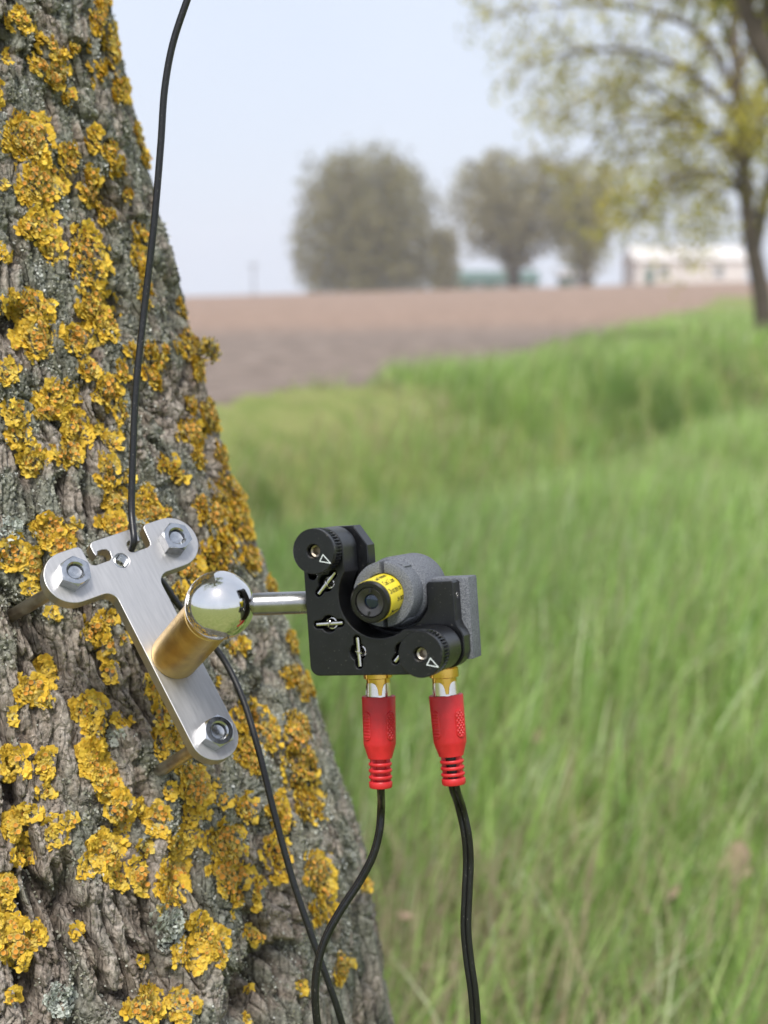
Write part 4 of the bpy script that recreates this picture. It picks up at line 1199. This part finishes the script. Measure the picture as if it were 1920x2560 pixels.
def knob_mesh():
    nfl = 42; n = nfl * 4
    def ring(r, z, fl=0.0):
        return [((r - (fl if (j % 4) in (2, 3) else 0)) * math.cos(2 * math.pi * j / n), (r - (fl if (j % 4) in (2, 3) else 0)) * math.sin(2 * math.pi * j / n), z) for j in range(n)]
    return rings_mesh([ring(5.2, -.2), ring(5.2, .8), ring(6.95, .8), ring(7.3, 1.05, .85), ring(7.3, 4.9, .85), ring(7.2, 5.0), ring(7.2, 6.55), ring(7.0, 6.75), ring(2.45, 6.75), ring(2.2, 6.5), ring(2.2, 1.0)])
def socket():
    n = 36
    def hx(r, z): return [((r / math.cos((2 * math.pi * j / n % (math.pi / 3)) - math.pi / 6)) * math.cos(2 * math.pi * j / n), (r / math.cos((2 * math.pi * j / n % (math.pi / 3)) - math.pi / 6)) * math.sin(2 * math.pi * j / n), z) for j in range(n)]
    def ci(r, z): return [(r * math.cos(2 * math.pi * j / n), r * math.sin(2 * math.pi * j / n), z) for j in range(n)]
    return rings_mesh([ci(2.12, 1.0), ci(2.12, 4.3), ci(1.85, 4.55), hx(1.25, 4.3), hx(1.15, 1.4)])
def tri_mark(w=.26):
    p = [Vector((3.25, -1.15, 6.79)), Vector((2.0, -3.2, 6.79)), Vector((5.65, -3.95, 6.79))]
    V, Fc = [], []
    for i in range(3):
        a_, b_ = p[i], p[(i + 1) % 3]
        d = (b_ - a_).normalized(); s = Vector((-d.y, d.x, 0)) * w / 2
        bs = len(V)
        up = Vector((0, 0, .03 + .004 * i))
        V += [a_ - s - d * w * .4, b_ - s + d * w * .4, b_ + s + d * w * .4, a_ + s - d * w * .4]
        V += [q + up for q in V[bs:bs + 4]]
        Fc += [tuple(bs + j for j in q) for q in ((4, 5, 6, 7), (0, 1, 5, 4), (1, 2, 6, 5), (2, 3, 7, 6), (3, 0, 4, 7))]
    return V, Fc
for k_, (kx, ky) in enumerate((KA, KB)):
    kb = mmobj('knob', move(knob_mesh(), kx, ky, .1), M['black'], mount, 18)
    kb['label'] = ('knurled adjuster knob at the upper left corner', 'knurled adjuster knob at the lower right corner')[k_]
    mmobj('socket_screw', move(xf(socket(), Matrix.Rotation(R(20 + 25 * k_), 4, 'Z')), kx, ky, .1), M['pin'], kb)
    mmobj('index_mark', move(tri_mark(), kx, ky, .1), M['mark'], kb, smooth=False)
    mmobj('adjuster_screw', move(lathe([(2.4, -11.5), (2.4, -13.0), (1.6, -13.6)], 20), kx, ky, 0), M['nickel'], mount)

# grey sintered housing behind the mount, with the clamp nose round the laser
hs = mmobj('housing', merge(box(3, 48.6, 2.0, 28.6, -28.6, -19.75, .7),
                            move(lathe([(10.4, -34), (11.2, -33.2), (11.5, -32.6), (11.5, -15.2), (11.1, -14.4), (10.2, -13.2)], 72), 25, 25, 0)), M['grey'], mount)
for s in (0, 180):
    o_ = arc(25, 25, 10.5, 93.5 + s, 266.5 + s, 40) + arc(25, 25, 6.72, 264.5 + s, 95.5 + s, 30)
    mmobj('clamp_jaw', slab([o_], -13.6, -4.6, .7), M['grey'], hs)
mmobj('clamp_ridge', merge(*[move(xf(box(-1.5, 1.5, 9.6, 11.0, -13.4, -7.0, .4), Matrix.Rotation(R(a_), 4, 'Z')), 25, 25, 0) for a_ in (-32, 212)]), M['grey'], hs)

# laser module
lt = Vector((24.9, 23.5, 6.6)); lb = Vector((25, 25, -8))
lz = (lt - lb).normalized(); lx = Vector((1, 0, 0)); lx = (lx - lz * lx.dot(lz)).normalized(); ly = lz.cross(lx)
LF = frame(lx, ly, lz, lt)
laser = mmobj('laser_module', xf(lathe([(6.45, -14), (6.6, -13.5), (6.6, -.55), (6.1, 0), (4.95, 0), (4.8, -.3), (4.8, -2.6)], 72), LF), M['cap'], mount)
mmobj('lens_ring', xf(lathe([(4.72, -2.4), (4.72, -.55), (4.45, -.28), (4.2, -.35), (2.55, -1.25), (2.4, -1.3), (2.35, -2.2)], 64, False, False), LF), M['ring'], laser)
mmobj('lens', xf(lathe([(2.4, -1.9), (2.0, -1.62), (1.2, -1.42), (.4, -1.35), (.02, -1.34)], 40), LF), M['glass'], laser)
for a_ in (83, 256):
    mmobj('spanner_notch', xf(xf(box(3.05, 4.6, -.33, .33, -.95, -.21, .05), Matrix.Rotation(R(a_), 4, 'Z')), LF), M['void'], laser)
lab = mmobj('warning_label', xf(lathe([(6.62, -13.2), (6.72, -13.2), (6.72, -1.5), (6.62, -1.5)], 72, False, False, True), LF), M['yellow'], laser)

def wrap_text(body, z_start, width, az, size):
    cu = bpy.data.curves.new('txt', 'FONT'); cu.body = body; cu.size = 1.0; cu.fill_mode = 'FRONT'; cu.resolution_u = 3; cu.offset = .018
    ob = bpy.data.objects.new('txt', cu); COL.objects.link(ob)
    me = bpy.data.meshes.new_from_object(ob.evaluated_get(bpy.context.evaluated_depsgraph_get()))
    xs = [v.co.x for v in me.vertices]; w = max(xs) - min(xs); x0 = min(xs)
    V = []
    for v in me.vertices:
        tx = (v.co.x - x0) * width / w; ty = v.co.y * size
        a_ = R(az) + ty / 6.75
        V.append(LF @ Vector((6.755 * math.cos(a_), 6.755 * math.sin(a_), z_start - tx)))
    f = [tuple(p.vertices) for p in me.polygons]
    bpy.data.objects.remove(ob); bpy.data.curves.remove(cu); bpy.data.meshes.remove(me)
    mmobj('lettering', (V, f), M['ink'], lab, smooth=False)
wrap_text('Laser Radiation', -2.3, 8.6, 71, 2.5)
wrap_text('Class 2 Laser', -2.5, 8.4, 44, 2.6)
wrap_text('Do not stare into', -2.3, 9.2, 17, 2.6)
wrap_text('the beam', -6.6, 4.9, -10, 2.6)
V, Fc = [], []
def lab_pt(z, s, az=-37): return LF @ Vector((6.76 * math.cos(R(az) + s / 6.75), 6.76 * math.sin(R(az) + s / 6.75), z))
zc = -4.4
for k_ in range(14):
    t = 2 * math.pi * k_ / 14; r_ = (3.0, 1.7)[k_ % 2]
    d = (math.cos(t), math.sin(t)); b_ = len(V)
    V += [lab_pt(zc + d[1] * .25, -d[0] * .25), lab_pt(zc - d[1] * .25, d[0] * .25), lab_pt(zc - d[0] * r_ * 0 - d[0] * r_ * .62, d[1] * r_)]
    V[b_] = lab_pt(zc - math.cos(t + 1.57) * .3, math.sin(t + 1.57) * .3); V[b_ + 1] = lab_pt(zc - math.cos(t - 1.57) * .3, math.sin(t - 1.57) * .3)
    Fc.append((b_, b_ + 1, b_ + 2))
b_ = len(V)
V += [lab_pt(zc, -.24), lab_pt(zc - 5.0, -.24), lab_pt(zc - 5.0, .24), lab_pt(zc, .24)]
Fc.append((b_, b_ + 1, b_ + 2, b_ + 3))
mmobj('beam_symbol', (V, Fc), M['ink'], lab, smooth=False)

# chrome ball and rod (in mount millimetres)
ball_w = loc_mm(BF, PX, PY, post_h + 7.4)
bc = to_mm(MF, ball_w)
rod_end = Vector((7.0, 22.4, -16.5))
rd = (rod_end - bc).normalized()
q = Vector((0, 0, 1)).rotation_difference(rd).to_matrix().to_4x4()
RB = 11.2; zc_ = 10.4; rc_ = math.sqrt(RB ** 2 - zc_ ** 2)
prof = [(RB * math.sin(R(t)), -RB * math.cos(R(t))) for t in np.linspace(1, 180 - math.degrees(math.asin(rc_ / RB)), 60)] + [(rc_ - .25, zc_ + .12), (.4, zc_ + .12)]
mmobj('ball', xf(lathe(prof, 96), Matrix.Translation(bc) @ q), M['chrome'], mount, 50)
Lr = (rod_end - bc).length
mmobj('rod', xf(lathe([(3.55, zc_ - .5), (3.55, zc_ + .3), (3.7, zc_ + .6), (3.7, Lr)], 48), Matrix.Translation(bc) @ q), M['rod'], mount)

# gold sockets
JY = -4.1
jack_pos = [(13.2, -24.2), (36.6, -24.2)]
RX = Matrix.Rotation(R(90), 4, 'X')             # lathe z -> -y
for (jx, jz) in jack_pos:
    jk = mmobj('socket', xf(lathe([(4.7, -2.4), (4.85, -2.2), (4.85, .6), (4.5, .75), (4.5, 1.0), (4.85, 1.15), (4.85, 4.0), (4.6, 4.2), (4.0, 4.2), (4.0, 10.5), (3.4, 10.8)], 48), Matrix.Translation((jx, 0, jz)) @ RX), M['gold'], mount)

# ------------------------------------------------------------------ red plugs with their cords
def plug(jx, jz, end_px, label, cord_px, twin):
    A = loc_mm(MF, jx, JY - .25, jz)
    dA = -(MC.inverted() @ A).z
    Bp = P(end_px[0], end_px[1], dA - .001)
    ez = (Bp - A).normalized()
    tocam = (cam.location - A); ex = (tocam - ez * tocam.dot(ez)).normalized(); ey = ez.cross(ex)
    FR = frame(ex, ey, ez, A)
    L = (Bp - A).length * 1000
    k = L / 36.6
    e = empty('signal_cable', FR, label, 'cable', 'cables with red plugs under the laser mount')
    # nickel shell of four sprung petals
    n = 96; rows = 8; ro_, ri_ = 4.35, 4.08
    hs_ = 6.6 * k
    rings = []
    def ztop(j):
        t = ((j / n * 4 + .08) % 1) * 2 - 1
        u = abs(t) / .82
        return hs_ * .82 if u >= 1 else hs_ * (.82 - .62 * (1 - u ** 3.2) ** .5)
    for i in range(rows + 1):
        rings.append([(ro_ * (1 - .035 * (1 - i / rows)) * math.cos(2 * math.pi * j / n), ro_ * (1 - .035 * (1 - i / rows)) * math.sin(2 * math.pi * j / n), ztop(j) + (hs_ - ztop(j)) * i / rows) for j in range(n)])
    inner = [[(x * ri_ / ro_, y * ri_ / ro_, z) for x, y, z in r] for r in reversed(rings)]
    mmobj('shell', rings_mesh(rings + inner, close=True), M['nickel'], e, 45)
    z0 = 5.9 * k
    b1, b2, b3 = z0 + 16.4 * k, z0 + 20.8 * k, L
    body = mmobj('plug_body', lathe([(4.3, z0 + .6), (5.3, z0 + .1), (5.52, z0), (5.62, z0 + .25), (5.42, b1 - .8), (5.36, b1 - .2), (5.2, b1 + .4), (4.15, b2 - .5), (4.05, b2), (3.6, b2 + .15), (1.5, b2 + .15)], 64), M['red'], e, 30)
    # grip pads
    for pi, az in enumerate((48, -42, -132, 138)):
        ridged = pi % 2 == 0
        zc_, hl, hw = z0 + 9.6 * k, 4.9 * k, 1.75
        nu, nv = 22, 60
        V, Fc = [], []
        for i in range(nu + 1):
            s = (i / nu * 2 - 1) * (hw + .25)
            for j in range(nv + 1):
                z = (j / nv * 2 - 1) * (hl + .25)
                over = max(abs(z) - (hl - hw), 0)
                dd = hw - math.hypot(s, over)
                up = min(max((dd + .05) / .22, 0), 1)
                if ridged:
                    pat = .26 * abs(math.sin(math.pi * z / 1.05)) if dd > .3 else .12
                    pat += .0
                else:
                    u_, w_ = (s + z * .72) / 1.15, (s - z * .72) / 1.15
                    pat = .62 * min(abs(math.sin(math.pi * u_)), abs(math.sin(math.pi * w_))) - .05 if dd > .40 else .22
                rb = 5.62 + (5.36 - 5.62) * ((zc_ + z - z0) / (b1 - z0))
                rr_ = rb - .25 + up * (.55 + pat)
                a_ = R(az) + s / 5.5
                V.append((rr_ * math.cos(a_), rr_ * math.sin(a_), zc_ + z))
        for i in range(nu):
            for j in range(nv):
                q_ = i * (nv + 1) + j; Fc.append((q_, q_ + nv + 1, q_ + nv + 2, q_ + 1))
        mmobj('grip_pad', (V, Fc), M['red'], body, 60)
    # strain relief: rings joined by side webs, the cord shows between them
    gap = (b3 - b2) / 4.55
    for i in range(3):
        zc_ = b2 + gap * (i + 1) - .25
        mmobj('relief_ring', lathe([(3.1, zc_ - .52), (3.75, zc_ - .5), (3.92, zc_ - .25), (3.92, zc_ + .25), (3.75, zc_ + .5), (3.1, zc_ + .52)], 40, False, False, True), M['red'], body, 50)
    mmobj('relief_collar', lathe([(1.5, b3 - 2.2), (3.7, b3 - 2.2), (3.92, b3 - 1.9), (3.85, b3 - .35), (3.6, b3), (1.5, b3)], 40), M['red'], body, 40)
    tw = R(18 if twin else -12)
    for s in (1, -1):
        w_ = box(-1.15, 1.15, 1.75, 3.25, b2 - .1, b3 - 1.5, .1)
        mmobj('relief_web', xf(w_, Matrix.Rotation(tw + (0 if s > 0 else math.pi), 4, 'Z')), M['red'], body)
    core = mmobj('relief_core', lathe([(2.0, b2 - .2), (2.0, b3 - 1)], 24) , M['red'] if not twin else M['cord'], body)
    # the cord itself
    pts = [loc_mm(FR, 0, 0, b3 - 3.0), loc_mm(FR, 0, 0, b3 + .8)]
    pts += [P(x, y, d) for x, y, d in cord_px]
    last = pts[-1]
    pts += [Vector((last.x + .02, last.y + .05, last.z * .5)), Vector((last.x + .06, last.y + .10, .035)), Vector((last.x + .20, last.y + .22, .02))]
    path = spline(pts, 12)
    inv_ = FR.inverted()
    if twin:
        pr = [(.92 + 1.02 * math.cos(R(t)), 1.02 * math.sin(R(t))) for t in range(-155, 156, 22)] + [(-.92 - 1.02 * math.cos(R(t)), -1.02 * math.sin(R(t))) for t in range(-155, 156, 22)]
        up = MC.to_3x3() @ Vector((1, .1, .45))
    else:
        pr = [(.60 + 1.12 * math.cos(R(t)), 1.12 * math.sin(R(t))) for t in range(-150, 151, 20)] + [(-.60 - 1.12 * math.cos(R(t)), -1.12 * math.sin(R(t))) for t in range(-150, 151, 20)]
        up = MC.to_3x3() @ Vector((.35, .1, 1))
    vf = sweep(path, [(x * .001, y * .001) for x, y in pr], None, up)
    obj('cord', xf(vf, inv_), M['cord'], e, sharp=50)
    return e

plug(*jack_pos[0], (952, 1969), 'black cord with a red plug in the left socket, crossing the thick cable',
     [(953, 2020, .486), (948, 2080, .486), (932, 2140, .486), (898, 2205, .487), (852, 2275, .487), (812, 2350, .487), (791, 2430, .487), (788, 2500, .487), (796, 2580, .488), (812, 2680, .490)], False)
plug(*jack_pos[1], (1135, 1961), 'black twin cord with a red plug in the right socket, hanging over the grass',
     [(1152, 2020, .476), (1166, 2085, .477), (1171, 2150, .478), (1168, 2230, .478), (1165, 2320, .478), (1172, 2400, .478), (1182, 2470, .478), (1188, 2540, .479), (1190, 2640, .480)], True)

# ------------------------------------------------------------------ the thick cable threaded through the bracket
s0 = loc_mm(BF, 5.0, 3.4, 2.2); s1 = loc_mm(BF, 5.0, 3.1, -9.0)
pts = [Vector((-.22, .56, 1.95)), Vector((-.12, .50, 1.50)), Vector((-.065, .50, 1.20)), P(540, -190, .505), P(505, -100, .505), P(468, 0, .505), P(432, 110, .506), P(412, 220, .507), P(402, 360, .508), P(385, 560, .509), P(360, 780, .510), P(341, 960, .509), P(333, 1120, .508), P(329, 1280, .506), s0, s1,
       P(372, 1420, .536), P(408, 1458, .541), P(446, 1512, .543), P(505, 1580, .545), P(560, 1650, .545), P(604, 1740, .541), P(645, 1870, .535), P(685, 2030, .530), P(735, 2210, .527), P(790, 2370, .525), P(840, 2510, .525), P(872, 2620, .527), P(900, 2740, .53)]
last = pts[-1]
pts += [Vector((last.x + .02, last.y + .02, .40)), Vector((last.x + .07, last.y + .05, .15)), Vector((last.x + .14, last.y + .10, .02)), Vector((last.x + .34, last.y + .20, .015))]
path = spline(pts, 10)
ce = empty('power_cable', Matrix.Translation((path[-1].x, path[-1].y, 0)), 'thick black cable threaded through the bracket slot and behind the brass post', 'cable')
ic = Matrix.Translation((-path[-1].x, -path[-1].y, 0))
obj('sheath', xf(tube(path, [.00127] * len(path), 18), ic), M['cord'], ce, sharp=60)

# ------------------------------------------------------------------ damp spring air over the field
hz_v = box(-540, 540, -540, 540, -26, 24)
hz = obj('haze', hz_v, None, smooth=False)
hm = bpy.data.materials.new('haze_air'); hm.use_nodes = True
hn = hm.node_tree.nodes; hn.remove(hn['Principled BSDF'])
pv = hn.new('ShaderNodeVolumePrincipled')
pv.inputs['Color'].default_value = (.92, .95, 1.0, 1)
pv.inputs['Density'].default_value = .0009
hm.node_tree.links.new(pv.outputs[0], hn['Material Output'].inputs['Volume'])
hz.data.materials.append(hm)
tag(hz, 'pale damp haze in the air above the field', 'haze', kind='stuff')
